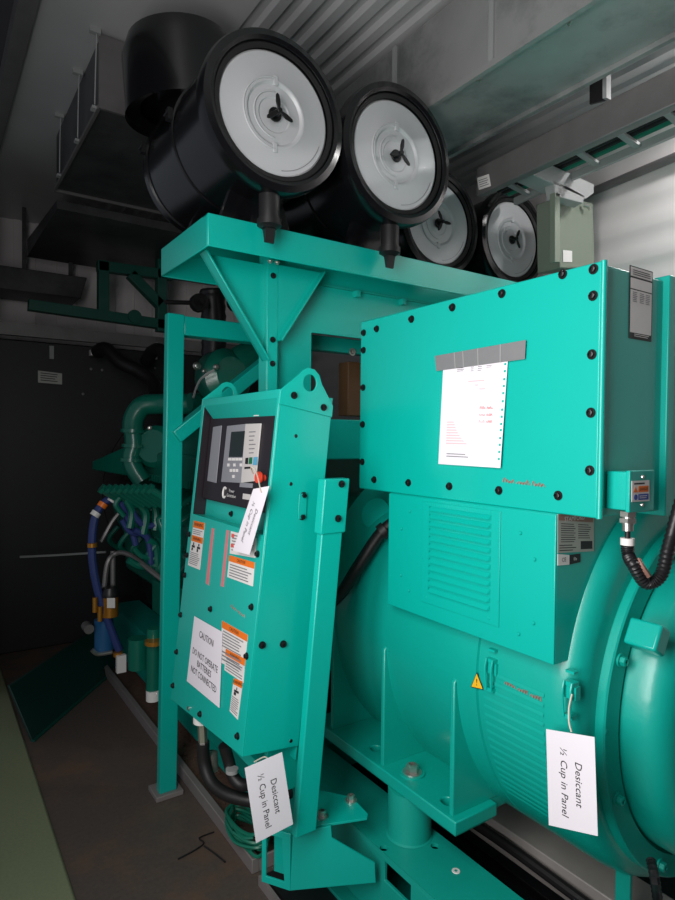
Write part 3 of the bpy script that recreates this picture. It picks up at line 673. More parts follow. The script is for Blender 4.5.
for (x, y) in [(227.5, 463.5), (233.5, 463.5), (240, 463.5), (230, 469), (233, 469), (236, 469), (232.5, 475)]:
    b.sheet(onS([(x, y), (x+2, y), (x+2, y+3), (x, y+3)]), .0015)
b.build('keys', lab, hm)
b = MB()
for k in range(6): b.sheet(onS([(249, 431.5+k*4.2), (255.5-(k % 3), 431.2+k*4.2), (255.5-(k % 3), 432.2+k*4.2), (249, 432.5+k*4.2)]), .0004)
b.build('print_lines', inkg, hm)
b = MB(); b.sheet(onS([(249.5, 457.5), (252.5, 457.3), (252, 464), (248.8, 464)]), .0015); b.build('button', green_b, hm)
b = MB(); b.sheet(onS([(253.8, 457.2), (257.6, 457), (257, 465), (253, 465)]), .0015); b.build('button', blue_b, hm)
b = MB(); b.sheet(onS([(245.8, 458), (248.4, 457.7), (248, 464), (245.3, 464)]), .0015); b.build('button', ink, hm)
b = MB(); b.sheet(onS([(244.8, 467), (251, 466.7), (250.8, 468.5), (244.6, 469)]), .0015); b.build('button', ink, hm)
q = onH([(240.5, 482.5), (253, 483.5), (252.5, 488), (240, 487)]); b = MB(); b.sheet(q, .002); b.build('name_strip', hmig, hm)
q = onH([(243.5, 493.5), (251, 494.5), (250, 500), (243, 499)]); b = MB(); b.sheet(q, .002); b.build('serial_strip', hmil, hm)
text('Power\nGeneration', .016, onH([(231.5, 493.5)], HN+.0015)[0], (0, -1, 0), CU, lab, hm, align='CENTER')
b = MB(); p = onH([(224.5, 492.5)], HN+.002)[0]
b.tube([p+V((0, -.012*math.cos(a), 0))+CU*(.018*math.sin(a)) for a in [PI*.25+PI*1.5*i/14 for i in range(15)]], .0035, 6, 1); b.build('emblem', lab, hm)
q = onH([(254, 414), (259, 413.8), (259, 416), (254, 416.2)]); b = MB(); b.sheet(q, .002); b.build('hinge_mark', lab, hm)
# e-stop
ep = onH([(264.5, 478)], HN+.0)[0]
b = MB(); b.cyl(ep, ep+CO*.015, .010); b.lathe([(0.010, .012), (.017, .013), (.019, .018), (.017, .026), (0, .028)], ep, CO, 24); b.build('emergency_stop', red_o, ct)
# bolts on front
for (x, y) in [(189, 534), (185, 575), (180, 614), (175, 650), (173, 685), (193, 482), (211, 609), (252, 607), (258, 554), (219.5, 506), (200.5, 714), (238, 736), (247, 656), (187, 555)]:
    s, tt = cab(x, y)
    if RT0 < tt < RT1+.01 and s > RS0: continue
    s = min(max(s, .02), W-.015); bolt(C(s, tt), CO, .0085, boltm, ct, h=.01)
bolt(C(.35, .668, -RD), CO, .0085, boltm, ct, h=.01)
# side plate with lugs
def lug(s0, name='lifting_lug'):
    out = [(0, 1.03), (.0, 1.072), (.055, 1.125), (.07, 1.143), (.088, 1.153), (.11, 1.151), (.128, 1.138), (.142, 1.11), (.19, 1.05), (.19, 1.015)]
    hole = [(.098+.024*math.cos(a), 1.108+.026*math.sin(a)) for a in [2*PI*i/20 for i in range(20)]]
    b = MB(); b.holed(out, [hole], C(s0, 0), -CO, CU, (0, -.006, 0)); return b.build(name, paint, ct, .001)
lug(0); lug(W+.006)
def side_bolt(px, py, r=.009):
    p = U(px, py, Y=1.6); bolt(p+V((0, -.005 if py < 415 else 0, 0)), (0, -1, 0), r, boltm, ct, h=.01)
for (x, y) in [(293, 395.5), (322.6, 407.5), (303.5, 495.5), (302, 516.5), (262, 645), (283, 644)]: side_bolt(x, y)
for (x, y) in [(296, 436), (291, 484), (291, 741)]:
    p = U(x, y, Y=1.6); b = MB(); b.lathe([(0, .001), (.005, .001), (.006, 0)], p, (0, -1, 0), 12); b.build('plug', boltm, ct)
q = [U(299, 494, Y=1.5985), U(307, 493, Y=1.5985), U(306, 518, Y=1.5985), U(298, 519, Y=1.5985)]; b = MB(); b.sheet(q, .002); b.build('slot_cover', paint, ct, .001)
# stickers
def sticker(px4, headers, rows, lbl=None, name='warning_sticker', pics=None):
    q = cq_(px4, .0008); b = MB(); b.sheet(q, .0006); o = b.build(name, lab, ct)
    if lbl: o['label'] = lbl
    for (v0, v1, txt) in headers:
        b = MB(); b.sheet(sub_quad(q, 0, 1, v0, v1, .0008), .0003); b.build('header', orange, o)
        hgt = (quad_pt(q, .5, v1)-quad_pt(q, .5, v0)).length
        text(txt, hgt*.7, quad_pt(q, .5, (v0+v1)/2), q[1]-q[0], q[0]-q[3], ink, o, th=.0018)
    for (v0, v1, n_) in rows: lines(q, .08, .94, v0, v1, n_, o, inkg, lift=.0018)
    if pics:
        b = MB()
        for (u0, u1, v0, v1) in pics:
            um = (u0+u1)/2
            b.sheet(sub_quad(q, um-.04, um+.04, v0, v0+(v1-v0)*.3, .0018), .0002)
            b.sheet(sub_quad(q, u0, u1, v0+(v1-v0)*.35, v0+(v1-v0)*.6, .0018), .0002)
            b.sheet(sub_quad(q, u0, um-.02, v0+(v1-v0)*.65, v1, .0018), .0002)
        b.build('pictogram', ink, o)
    return o
sticker([(194, 520.5), (205, 523), (200, 570), (188, 565)], [(0, .15, 'WARNING'), (.32, .45, 'WARNING')], [(.18, .30, 3), (.68, .96, 7)], pics=[(.15, .4, .47, .65), (.6, .85, .47, .65)])
sticker([(229.5, 555), (255, 562.5), (253, 586.5), (227.3, 577)], [(0, .27, 'CAUTION')], [(.35, .95, 5)])
o = sticker([(231, 531), (257, 538), (255.5, 558), (229.8, 553.5)], [], [(.1, .9, 6)], 'white sticker with red marks')
q = cq_([(231, 531), (257, 538), (255.5, 558), (229.8, 553.5)], .002); b = MB()
for v in (.1, .55): b.sheet(sub_quad(q, .03, .14, v, v+.16, .0004), .0004)
b.build('red_mark', inkr, o)
sticker([(222.3, 620.5), (248, 635), (244, 675), (220, 662)], [(.0, .17, 'CAUTION')], [(.2, .62, 6), (.68, .95, 3)])
sticker([(226, 648.5), (245.5, 659), (243.5, 683), (224.5, 670)], [(.0, .3, 'WARNING')], [(.38, .95, 5)])
sticker([(234, 678), (243, 681.5), (238, 720), (229.7, 711)], [(0, .18, 'WARNING')], [(.5, .95, 8)], pics=[(.25, .75, .22, .45)])
for pts in ([(212, 528), (214.3, 528.5), (208.8, 585.5), (206, 583)], [(226.8, 530), (229.3, 530.5), (223.8, 587), (221, 586)]):
    b = MB(); b.sheet(cq_(pts, .0006), .0015); o = b.build('pink_strip', pinkt, ct)
scribble(on(231, 607, CP+CO*.001, CO), (0, -1, -.1), CU, .11, .010, 8, marker, ct, seed=9)
p = on(186, 709, CP+CO*.0, CO)
b = MB(); b.cyl(C(.42, -.015), C(.42, -.015, .006), .007); b.build('screw', zinc, ct)
# caution paper
q = cq_([(194.5, 616), (222.5, 632), (219.5, 708), (187, 681)], .004)
cn = thing('caution_notice', 'white caution paper saying do not operate, taped to the leaning cabinet', 'notice', q[3])
b = MB(); b.sheet(q, .0008); b.build('sheet', white, cn)
ux = q[1]-q[0]; uy = q[0]-q[3]
for s_, v, sz in (('CAUTION', .22, .032), ('DO NOT OPERATE', .52, .030), ('BATTERIES', .65, .030), ('NOT CONNECTED', .79, .030)):
    text(s_, sz, quad_pt(q, .5, v), (0, -1, 0), CU, ink, cn, th=.0016, sx=.86)

# desiccant tags
def desiccant(px, plane_p, plane_n, label, ang=None, string=None, scale=.0245):
    q = [on(x, y, plane_p, plane_n) for x, y in px]
    t = thing('desiccant_tag', label, 'tag', (q[0]+q[1])/2, 'desiccant reminder tags')
    b = MB(); b.sheet(q, .0008); b.build('card', white, t)
    dn = (q[3]-q[0]); rt = (q[1]-q[0])
    dn_ = ((q[3]+q[2])-(q[0]+q[1])).normalized(); n = rt.cross(dn).normalized(); rt_ = n.cross(dn_)
    if rt_.dot(rt) < 0: rt_ = -rt_
    text('Desiccant', scale, quad_pt(q, .66, .52), dn_, rt_, ink, t, th=.0014)
    text('½ Cup in Panel', scale, quad_pt(q, .36, .52), dn_, rt_, ink, t, th=.0014)
    b = MB()
    if string: b.tube(string, .0022, 6)
    b.build('string', tie, t)
    return t, q
desiccant([(253.5, 489), (269.5, 486), (249.5, 555), (233, 550.5)], CP+CO*.03, CO, 'white desiccant tag hanging from the red stop button',
          string=[ep+CO*.03+V((0, .02, .01)), ep+CO*.05+CU*.03, ep+CO*.045+V((0, -.03, 0))+CU*.015, on(261, 492, CP+CO*.035, CO)], scale=.022)
desiccant([(244.6, 768), (282, 752), (293, 824), (256, 843)], (0, 1.585, 0), (0.1, 1, 0), 'white desiccant tag hanging below the control cabinet',
          string=[U(268, 759, Y=1.58), U(264, 757, Y=1.6), U(254, 762, Y=1.6)], scale=.026)
desiccant([(546.3, 729), (594.7, 737), (598, 836), (549, 825)], (1.25, 0, 0), (1, 0, 0), 'white desiccant tag hanging from a latch on the round alternator',
          string=[U(572, 694, X=1.275), U(569, 708, X=1.262), U(569, 722, X=1.252), U(571.5, 732, X=1.248)], scale=.026)

# =================================================================== CABINET STAND
st = thing('cabinet_stand', 'leaning teal steel column and foot carrying the control cabinet', 'stand', (1.0, 1.56, .2))
def colpt(x, z, y): return V((x, y, z))
b = MB(); b.hexa([(.898, 1.53, .42), (.970, 1.53, .42), (.970, 1.56, .42), (.898, 1.56, .42)], [(.987, 1.53, 1.40), (1.062, 1.53, 1.40), (1.062, 1.56, 1.40), (.987, 1.56, 1.40)]); b.build('column', paint, st, .004)
b = MB(); b.hexa([(.972, 1.525, 1.31), (1.061, 1.525, 1.31), (1.061, 1.565, 1.31), (.972, 1.565, 1.31)], [(.986, 1.525, 1.475), (1.076, 1.525, 1.475), (1.076, 1.565, 1.475), (.986, 1.565, 1.475)]); sl = b.build('sleeve', paint, st, .004)
for (x, y) in [(341.5, 484), (338, 518.5)]: bolt(U(x, y, Y=1.525), (0, -1, 0), .009, boltm, sl, h=.01)
b = MB(); b.box(.86, .99, 1.64, 1.66, .50, .662); b.build('apron_plate', paint, st, .002)
b = MB(); b.box(.86, .99, 1.66, 1.9, .54, .58); b.build('support_arm', paint, st)
# foot bracket
fp0 = U(290, 891, Z=.205); fp1 = U(376, 883, Z=.205); fd = (fp1-fp0).normalized(); fn = fd.cross(V((0, 0, 1))).normalized()
if fn.dot(EYE-fp0) < 0: fn = -fn
pol = [on(x, y, fp0, fn) for x, y in ((290, 891), (293, 834), (331, 826), (332, 838), (375, 863), (376, 883))]
b = MB(); b.prism(pol, -fn*.008); b.build('foot_plate', paint, st, .002)
bk = -fn
lf = [on(290, 891, fp0, fn), on(293, 834, fp0, fn)]
back = V((-.55, .83, 0)).normalized()*.10
b = MB(); o0 = lf[0]; hz = V((0, 0, lf[1].z-lf[0].z)); 
b.holed([(0, 0), (.10, 0), (.10, 1), (0, 1)], [[(.02, .12), (.085, .12), (.085, .88), (.03, .88)]], o0, back/.10, hz, V((.006, .003, 0))); b.build('side_window_plate', paint, st, .001)
b = MB(); q0 = o0+V((.05, .02, .004)); b.prism([q0, q0+back*.95, q0+back*.95+hz*.9, q0+hz*.9], V((.006, .003, 0))); b.build('inner_gusset', paint, st)
sh = [U(292, 833, Z=pol[1].z+.002), U(316, 826, Z=.395), U(367, 818, Z=.395), U(368, 814, Z=.395), U(352, 797, Z=.395), U(318, 790, Z=.395)]
b = MB(); b.prism([(p.x, p.y, .388) for p in sh[1:]], (0, 0, .008)); b.build('top_flange', paint, st, .001)
for (x, y) in [(322, 817), (351, 801)]:
    p = U(x, y, Z=.396); bolt(p, (0, 0, 1), .016, zinc, st, 'flange_bolt', h=.022)
b = MB(); p = U(349, 803, Z=.39); b.cyl(p, p-V((0, 0, .06)), .008); b.build('bolt_shank', zinc, st)

# =================================================================== SKID
sk = thing('skid_frame', 'teal steel skid rail under alternator with holes and slots', 'skid', (1.3, 1.5, 0))
DX0, DX1, DZ = 1.2, 1.412, .287
def circ2(c, r, n=14): return [(c[0]+r*math.cos(2*PI*i/n), c[1]+r*math.sin(2*PI*i/n)) for i in range(n)]
holes = [circ2((p.x, p.y), .014) for p in [U(395, 803, Z=DZ), U(384, 848, Z=DZ), U(435, 846, Z=DZ)]]
b = MB(); b.holed([(DX0, .1), (DX1, .1), (DX1, 4.9), (DX0, 4.9)], holes, (0, 0, DZ-.012), (1, 0, 0), (0, 1, 0), (0, 0, .012)); b.build('top_flange', paintd, sk, .002)
b = MB(); b.holed([(.1, .05), (4.9, .05), (4.9, .276), (.1, .276)], [[(1.365, .20), (1.49, .20), (1.49, .262), (1.365, .262)], [(2.4, .12), (2.54, .12), (2.54, .22), (2.4, .22)]], (DX0, 0, 0), (0, 1, 0), (0, 0, 1), (.012, 0, 0)); b.build('web', paintd, sk, .002)
b = MB(); b.box(DX0-.05, DX1, .1, 4.9, .035, .05); b.build('bottom_flange', paintd, sk, .002)
b = MB(); b.box(DX1-.012, DX1, .1, 4.9, .05, .275); b.build('inner_web', radm, sk)  # black in place of teal: shade inside the slots put into the colour
b = MB(); b.box(2.4, 2.6, .1, 4.9, .0, .287); b.build('far_rail', paintd, sk, .003)
for y in (.3, 2.3, 4.4): b = MB(); b.box(DX1, 2.4, y, y+.12, .06, .20); b.build('cross_member', paintd, sk)
b = MB(); p = U(456, 871, Z=DZ); b.lathe([(.005, .0015), (.012, .0015), (.013, 0)], (p.x, p.y, DZ), (0, 0, 1), 16); b.build('paint_chip', lab, sk)
b = MB(); b.cyl((1.33, 1.523, .285), (1.33, 1.523, .445), .072, seg=40); b.lathe([(.072, 0), (.078, .004), (.072, .008)], (1.33, 1.523, .284), (0, 0, 1), 40); b.build('pedestal', paintd, sk)
b = MB(); b.cyl((2.4, 1.523, .285), (2.4, 1.523, .445), .072, seg=30); b.build('pedestal', paintd, sk)
# channel and pipes under the alternator
ob = MB().box(1.70, 1.862, .3, 1.75, .12, .222).build('steel_channel', mat('bare_steel', (.42, .39, .37, 1), .5, metal=.3, var=.25, vscale=8, bump=.2), bevel=.004); tag(ob, 'bare grey steel channel lying on the base beneath the alternator', 'channel')
ob = MB().box(1.56, 1.64, .2, 2.2, .06, .14).build('floor_channel', black, bevel=.004); tag(ob, 'glossy black channel on the base between skid rail and grey channel', 'channel')
ob = MB().tube([(1.50, .3, .12), (1.49, 1.0, .115), (1.50, 1.6, .12), (1.5, 2.2, .11)], .022, 10).build('black_pipe', rubber); tag(ob, 'black hose lying along the inner side of the skid rail', 'hose')
ob = MB().tube([(1.67, .3, .19), (1.665, .9, .185), (1.67, 1.4, .19), (1.68, 1.7, .17)], .018, 10).build('black_pipe', rubber); tag(ob, 'black hose lying against the bare grey channel', 'hose')
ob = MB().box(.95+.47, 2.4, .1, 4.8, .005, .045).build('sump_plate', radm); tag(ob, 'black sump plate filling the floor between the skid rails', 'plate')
ob = MB().tube([U(651, 860, Y=.83), U(655, 880, Y=.80), U(658, 905, Y=.8), U(660, 940, Y=.8)], .012, 10, 10, ridge=.08).build('drain_conduit', blackp); tag(ob, 'ribbed black conduit dropping beside the round end flange at lower right', 'conduit')

# =================================================================== DRIP TRAY + LOOSE THINGS
t = thing('drip_tray', 'grey metal drip tray with rusty bottom below the cabinet', 'tray', (1.05, 2.2, 0))
b = MB(); b.box(.985, 1.015, 1.99, 4.9, .0, .055); b.box(1.015, 1.195, 1.99, 2.0, 0, .055); b.build('rim', traym, t, .003)
b = MB(); b.box(1.015, 1.198, 2.0, 4.9, .0, .012); b.build('tray_bottom', rust, t)
b = MB(); b.box(.985, 1.15, 1.3, 1.93, 0, .02); b.box(.98, .992, 1.3, 1.93, 0, .035)
tag(b.build('edge_strip', traym), 'pale metal strip on the floor in front of the drip tray', 'strip')
b = MB(); b.box(1.0, 1.15, 1.32, 1.92, .021, .04); tag(b.build('rubber_mat', rubber), 'black pad on the pale floor strip', 'pad')
b = MB(); random.seed(3)
c0 = U(247, 838, Z=.06)
for k in range(7):
    a0 = random.uniform(0, 6); pts = []
    for i in range(9):
        a = a0+i*.75; pts.append(c0+V((.055*math.cos(a)+random.uniform(-.012, .012), .13*math.sin(a)+random.uniform(-.02, .02), .0+.012*k+random.uniform(0, .015))))
    b.tube(pts, .0065, 6, 5)
tag(b.build('coiled_wire', wirem), 'bundle of green wires coiled in the drip tray', 'wire bundle')
b = MB()
for k in range(60):
    p = V((random.uniform(1.02, 1.18), random.uniform(2.02, 3.2), .016)); r = random.uniform(.004, .011); b.lathe([(0, -r), (r, 0), (0, r)], p, (random.random(), random.random(), 1), 5)
tag(b.build('gravel', rust), 'rusty grit scattered in the drip tray', 'grit', kind='stuff')
ob = MB().tube([U(268, 824, Z=.09), U(273, 832, Z=.08)], .012, 8).build('yellow_plug', yellow); tag(ob, 'small yellow plug beside the green wire coil', 'plug')
for pts, l in (([(178, 859), (195, 850), (204, 843), (199, 838), (214, 832)], 'longer bent black cable tie lying on the floor'), ([(204, 846), (214, 853), (225, 862)], 'short straight black cable tie on the floor')):
    tag(MB().tube([U(x, y, Z=.005) for x, y in pts], .003, 6, 3).build('cable_tie', rubber), l, 'cable tie')
# conduits below cabinet
gl = U(203.5, 737, Y=1.9)
cx, cy, cz = 1.0, 2.05, .60
b = MB(); p = [U(202, 722, Y=1.98), U(203, 745, Y=1.98)]
hb = thing('hose_fitting', 'zinc conduit fitting under the left bottom of the cabinet', 'fitting', p[1])
c = MB(); c.cyl(p[0]+V((0, 0, .03)), p[0]-V((0, 0, .0)), .03); c.build('plate', lab, hb); c = MB(); c.cyl(p[0], p[1], .016, seg=6); c.build('nut', zinc, hb)
path = [U(203, 742, Y=1.98), U(204, 762, Y=1.98), U(211, 782, Y=1.95), U(226, 794, Y=1.92), U(248, 800, Y=1.88), U(262, 800, Y=1.85), U(290, 792, Y=1.85)]
ob = MB().tube(path, .022, 12).build('black_hose', rubber); tag(ob, 'black hose curving from the left cabinet fitting to the skid', 'hose')
path = [U(224, 745, Y=1.9), U(229, 762, Y=1.9), U(233, 776, Y=1.88), U(243, 785, Y=1.85), U(262, 780, Y=1.85)]
ob = MB().tube(path, .02, 12).build('black_hose', rubber); tag(ob, 'shorter black hose with white clip under the cabinet', 'hose')
b = MB(); p = U(232, 771, Y=1.865); b.cyl(p-V((0, 0, .004)), p+V((0, 0, .008)), .0212); b.build('clip', lightgrey, ob)
ob = MB().tube([U(211, 750, Y=2.02), U(211, 768, Y=2.02)], .018, 10, 1).build('x', zinc)
bpy.data.objects.remove(ob)
pts = [lerp(U(211, 752, Y=2.0), U(212, 771, Y=2.0), i/16) for i in range(17)]
ob = MB().tube(pts, .02, 10, 1, ridge=.2).build('corrugated_sleeve', zinc); tag(ob, 'short silver corrugated sleeve between the two black hoses', 'sleeve')
b = MB(); b.lathe([(0, 0), (.11, 0), (.12, .01), (.12, .16), (.11, .2), (.05, .22), (0, .22)], (1.30, 2.25, .287), (0, 0, 1), 28)
tag(b.build('vibration_mount', paintd), 'squat round teal mount on the skid rail behind the cabinet hoses', 'mount')

# =================================================================== ENGINE
en = thing('engine', 'large green diesel engine in the dark behind the frame post', 'engine', (1.9, 3.4, .3))
b = MB(); b.hexa([(1.45, 2.75, .42), (2.35, 2.75, .42), (2.35, 4.4, .42), (1.45, 4.4, .42)], [(1.32, 2.75, 1.0), (2.48, 2.75, 1.0), (2.48, 4.4, 1.0), (1.32, 4.4, 1.0)])
b.box(1.55, 2.25, 2.8, 4.35, 1.0, 1.5); b.build('block', eteal_shaded, en, .02)
b = MB(); b.lathe([(0, 0), (.42, 0), (.45, .03), (.45, .18), (.42, .2), (0, .2)], (XC, 2.5, .86), (0, 1, 0), 48); b.lathe([(.30, -.28), (.30, 0)], (XC, 2.5, .86), (0, 1, 0), 32); b.build('flywheel_housing', eteal_shaded, en)
for k in range(6):
    y = 2.80+k*.27
    b = MB(); b.hexa([(1.10, y, 1.00), (1.42, y, 1.14), (1.42, y+.22, 1.14), (1.10, y+.22, 1.0)], [(1.06, y+.02, 1.14), (1.34, y+.02, 1.30), (1.34, y+.2, 1.30), (1.06, y+.2, 1.14)]); vc = b.build('rocker_cover', eteal_shaded, en, .015)
    for s_ in (.05, .17): bolt((1.20, y+s_, 1.225), (-.4, 0, .9), .012, eteal_shaded, vc)
    b = MB(); b.cyl((1.14, y+.11, 1.05), (1.30, y+.11, .78), .07, seg=16); b.build('cylinder_head', eteal_shaded, en)
    b = MB(); b.tube([(1.07, y+.05, .99), (1.02, y+.08, .90), (1.10, y+.12, .82)], .016, 8); b.build('injector_line', eteal_shaded, en)
# long corrugated manifold and big elbow
b = MB(); b.hexa([U(92, 461, Y=4.4), U(92, 470, Y=4.4), U(140, 478, Y=3.9), U(140, 440, Y=3.9)], [p+V((.3, .2, 0)) for p in (U(92, 461, Y=4.4), U(92, 470, Y=4.4), U(140, 478, Y=3.9), U(140, 440, Y=3.9))]); b.build('aftercooler_cone', eteal_shaded, en, .01)
b = MB(); b.box(1.16, 1.5, 2.9, 3.95, 1.34, 1.50); b.cyl((1.33, 2.9, 1.50), (1.33, 3.9, 1.50), .15); b.build('intake_manifold', eteal_shaded, en, .02)
for k in range(22):
    b = MB(); b.box(1.145, 1.17, 2.92+k*.047, 2.945+k*.047, 1.32, 1.36); b.build('manifold_bolt', eteal_shaded, en)
ys = 3.75
b = MB(); b.tube([V((1.75, 3.55, 1.80)), U(185, 404, Y=3.6), U(160, 404, Y=3.7), U(143, 406, Y=3.75), U(134, 418, Y=3.78), U(133, 432, Y=3.8)], .062, 20); b.build('coolant_elbow', eteal_shaded, en)
b = MB(); b.tube([U(133, 430, Y=3.8), U(134, 445, Y=3.8), U(131, 458, Y=3.8), U(135, 470, Y=3.78), U(143, 482, Y=3.75)], .055, 18)
for (x, y) in ((133, 431), (134, 446), (131, 460)):
    p = U(x, y, Y=3.8); b.lathe([(.05, -.01), (.072, -.01), (.072, .01), (.05, .01)], p, (0.05, 0, 1), 20)
b.build('down_pipe', eteal_shaded, en)
b = MB(); b.lathe([(0, 0), (.10, 0), (.13, .03), (.13, .3), (0, .3)], U(152, 446, Y=3.7), (.7, .6, -.1), 28); b.build('turbo_housing', eteal_shaded, en)
b = MB(); b.lathe([(.0, -.08), (.12, -.08), (.15, -.03), (.15, .06), (.1, .1), (0, .1)], U(222, 378, Y=3.1), (.2, -1, .1), 28); b.tube([U(222, 378, Y=3.1), U(240, 360, Y=3.1), U(262, 352, Y=3.1)], .08, 14); b.build('turbo_compressor', eteal_shaded, en)
b = MB(); b.tube([U(190, 402, Y=3.2), U(205, 402, Y=3.2), U(222, 404, Y=3.2)], .05, 14); b.build('crossover_pipe', eteal_shaded, en)
b = MB(); b.tube([U(214, 370, Y=2.9), U(200, 380, Y=2.9), U(193, 398, Y=2.9)], .006, 6); b.build('sensor_wire', lightgrey, en)
b = MB(); b.tube([U(212, 290, Y=3.3), U(214, 330, Y=3.3), U(213, 370, Y=3.3)], .07, 14, 10, ridge=.04); b.build('exhaust_bellows', blackp, en)
for (x, y) in ((199, 303), (236, 303)):
    b = MB(); p = U(x, y, Y=3.2); b.lathe([(0, -.02), (.05, -.02), (.05, .02), (0, .02)], p, (0, 1, 0), 12); b.cyl(p-V((0, .03, 0)), p-V((0, .05, 0)), .012); b.build('pipe_clamp', boltm, en)
b = MB(); b.cyl(U(165, 302, Y=3.2), U(200, 303, Y=3.2), .012); b.build('oil_line', blackp, en)
for (x, y, r) in ((197, 366, .022), (204, 371, .012), (216, 367, .016), (168, 441, .014), (150, 428, .012)):
    b = MB(); p = U(x, y, Y=2.95); b.lathe([(0, -r), (r*.7, -r*.7), (r, 0), (r*.7, r*.7), (0, r)], p, (0, 1, 0), 12); b.build('plug', zinc, en)
# lower clutter: small pipes
random.seed(11)
for k in range(9):
    x = 112+k*6; Yp = 3.5-.05*k; p = U(x, 489, Y=Yp)
    b = MB(); b.cyl(p+V((-.05, 0, .0)), p+V((.08, 0, -.09)), .022, seg=10); b.cyl(p+V((-.06, 0, .008)), p+V((-.045, 0, -.003)), .03, seg=6); b.build('injector', eteal_shaded, en)
for (x, y, x2, y2, x3, y3, rr) in ((126, 500, 132, 512, 130, 528, .02), (138, 502, 146, 514, 143, 534, .024), (150, 498, 156, 512, 155, 530, .02), (120, 498, 116, 505, 124, 516, .014), (148, 540, 156, 548, 157, 572, .022), (134, 548, 142, 556, 158, 560, .016), (128, 560, 140, 566, 156, 566, .02)):
    b = MB(); Yp = 3.4; b.tube([U(x, y, Y=Yp), U(x2, y2, Y=Yp), U(x3, y3, Y=Yp)], rr, 8); b.build('pipe_run', eteal_shaded, en)
b = MB(); b.hexa([(1.12, 2.8, .70), (1.5, 2.8, .70), (1.5, 4.2, .70), (1.12, 4.2, .70)], [(1.10, 2.8, .99), (1.5, 2.8, .99), (1.5, 4.2, .99), (1.10, 4.2, .99)]); b.build('side_cover', eteal_shaded, en, .02)
b = MB(); b.hexa([(1.30, 2.8, .42), (1.5, 2.8, .42), (1.5, 4.3, .42), (1.3, 4.3, .42)], [(1.25, 2.8, .62), (1.5, 2.8, .62), (1.5, 4.3, .62), (1.25, 4.3, .62)]); b.build('oil_pan', blackp, en, .01)
b = MB(); b.cyl(U(154, 628, Y=3.05), U(153, 690, Y=3.05), .035); b.build('oil_filter', eteal_shaded, en)
b = MB(); p = U(153, 690, Y=3.04); b.cyl(p, p-V((0, 0, .05)), .034); b.build('filter_collar', lab, en)
b = MB(); p = U(154, 640, Y=3.0); b.cyl(p, p-V((0, 0, .02)), .044); b.build('filter_band', brass, en)
b = MB(); b.cyl(U(138, 638, Y=3.2), U(138, 668, Y=3.2), .05); b.build('oil_filter', eteal_shaded, en)
b = MB(); b.box(1.05, 1.28, 3.1, 3.4, .62, .8); b.build('governor_box', eteal_shaded, en, .01)
# blue hoses (fuel)
def hose(pts, Yp, r, label, group=None):
    o = MB().tube([U(x, y, Y=Yp+(i*.0)) for i, (x, y) in enumerate(pts)], r, 10).build('fuel_hose', bluehose); tag(o, label, 'hose', group); return o
h1 = hose([(119, 495), (104, 503), (95, 518), (92, 545), (94, 572), (101, 602), (112, 632), (119, 650)], 3.55, .022, 'long blue hose arching from engine to the fuel filter')
for (x, y, mt) in ((104, 503, orange), (97, 512, lab), (92.3, 543, brass), (118, 652, brass), (114, 498, lab)):
    b = MB(); p = U(x, y, Y=3.53); q_ = U(x+(-3 if y < 515 else 0), y+4, Y=3.53); b.cyl(p, q_, .026); b.build('hose_band', mt, h1)
hose([(120, 500), (126, 515), (132, 530), (136, 545)], 3.45, .018, 'short blue hose just right of the long blue hose')
hose([(130, 506), (136, 518), (146, 526), (158, 524)], 3.4, .018, 'blue hose curving right towards the frame post')
hose([(134, 530), (146, 536), (150, 548), (151, 572)], 3.4, .018, 'blue hose hanging down beside the frame post')
hose([(122, 520), (130, 532), (142, 534)], 3.42, .014, 'short horizontal blue hose low among the engine pipes')
ff = thing('fuel_filter', 'blue fuel filter canister with tan head low beside engine', 'fuel filter', U(105, 650, Y=3.6))
b = MB(); b.cyl(U(104, 649, Y=3.6), U(104, 619, Y=3.6), .052, seg=24); b.build('canister', bluecan, ff)
b = MB(); b.cyl(U(110, 616, Y=3.55), U(110, 595, Y=3.55), .045, seg=24); b.build('filter_head', brass, ff)
q = [U(107, 598, Y=3.485), U(115, 598, Y=3.485), U(115, 608, Y=3.485), U(107, 608, Y=3.485)]; b = MB(); b.sheet(q, .001); b.build('sticker', lab, ff)
b = MB(); b.lathe([(0, 0), (.052, 0), (.052, .02), (.04, .05), (0, .06)], U(110, 596, Y=3.55), (0, 0, 1), 24); b.build('filter_cap', blackp, ff)
for (x, y) in ((95, 603), (100, 612)):
    b = MB(); p = U(x, y, Y=3.5); b.cyl(p+V((0, 0, .03)), p-V((0, 0, .05)), .013); b.build('fitting', brass, ff)
b = MB(); p = U(88, 628, Y=3.55); b.cyl(p-V((0, .03, 0)), p+V((0, .05, 0)), .026); b.build('pump_cap', steel, ff)
b = MB(); b.tube([U(92, 650, Y=3.55), U(98, 654, Y=3.55), U(112, 652, Y=3.55)], .012, 8); b.build('fuel_line', zinc, ff)
b = MB(); b.bar(U(121, 655, Y=3.5), U(121, 672, Y=3.5), .05, .03, up=(0, 1, 0)); b.build('mount_foot', lab, ff)
ob = MB().tube([U(104, 590, Y=3.6), U(108, 562, Y=3.6), U(118, 553, Y=3.6), U(132, 556, Y=3.5), U(150, 570, Y=3.3), U(163, 580, Y=3.2)], .014, 8).build('grey_hose', steel); tag(ob, 'thin grey hose rising behind the fuel filter', 'hose')
ob = MB().tube([U(113, 590, Y=3.62), U(113, 551, Y=3.62)], .014, 8, 1).build('filter_pipe', steel); tag(ob, 'upright grey pipe above the fuel filter head', 'pipe')
ob = MB().tube([U(20, 557, Y=4.6), U(60, 555, Y=4.5), U(106, 552, Y=4.3)], .008, 6).build('guard_rod', lightgrey); tag(ob, 'thin bright horizontal rod in front of the dark radiator', 'rod')
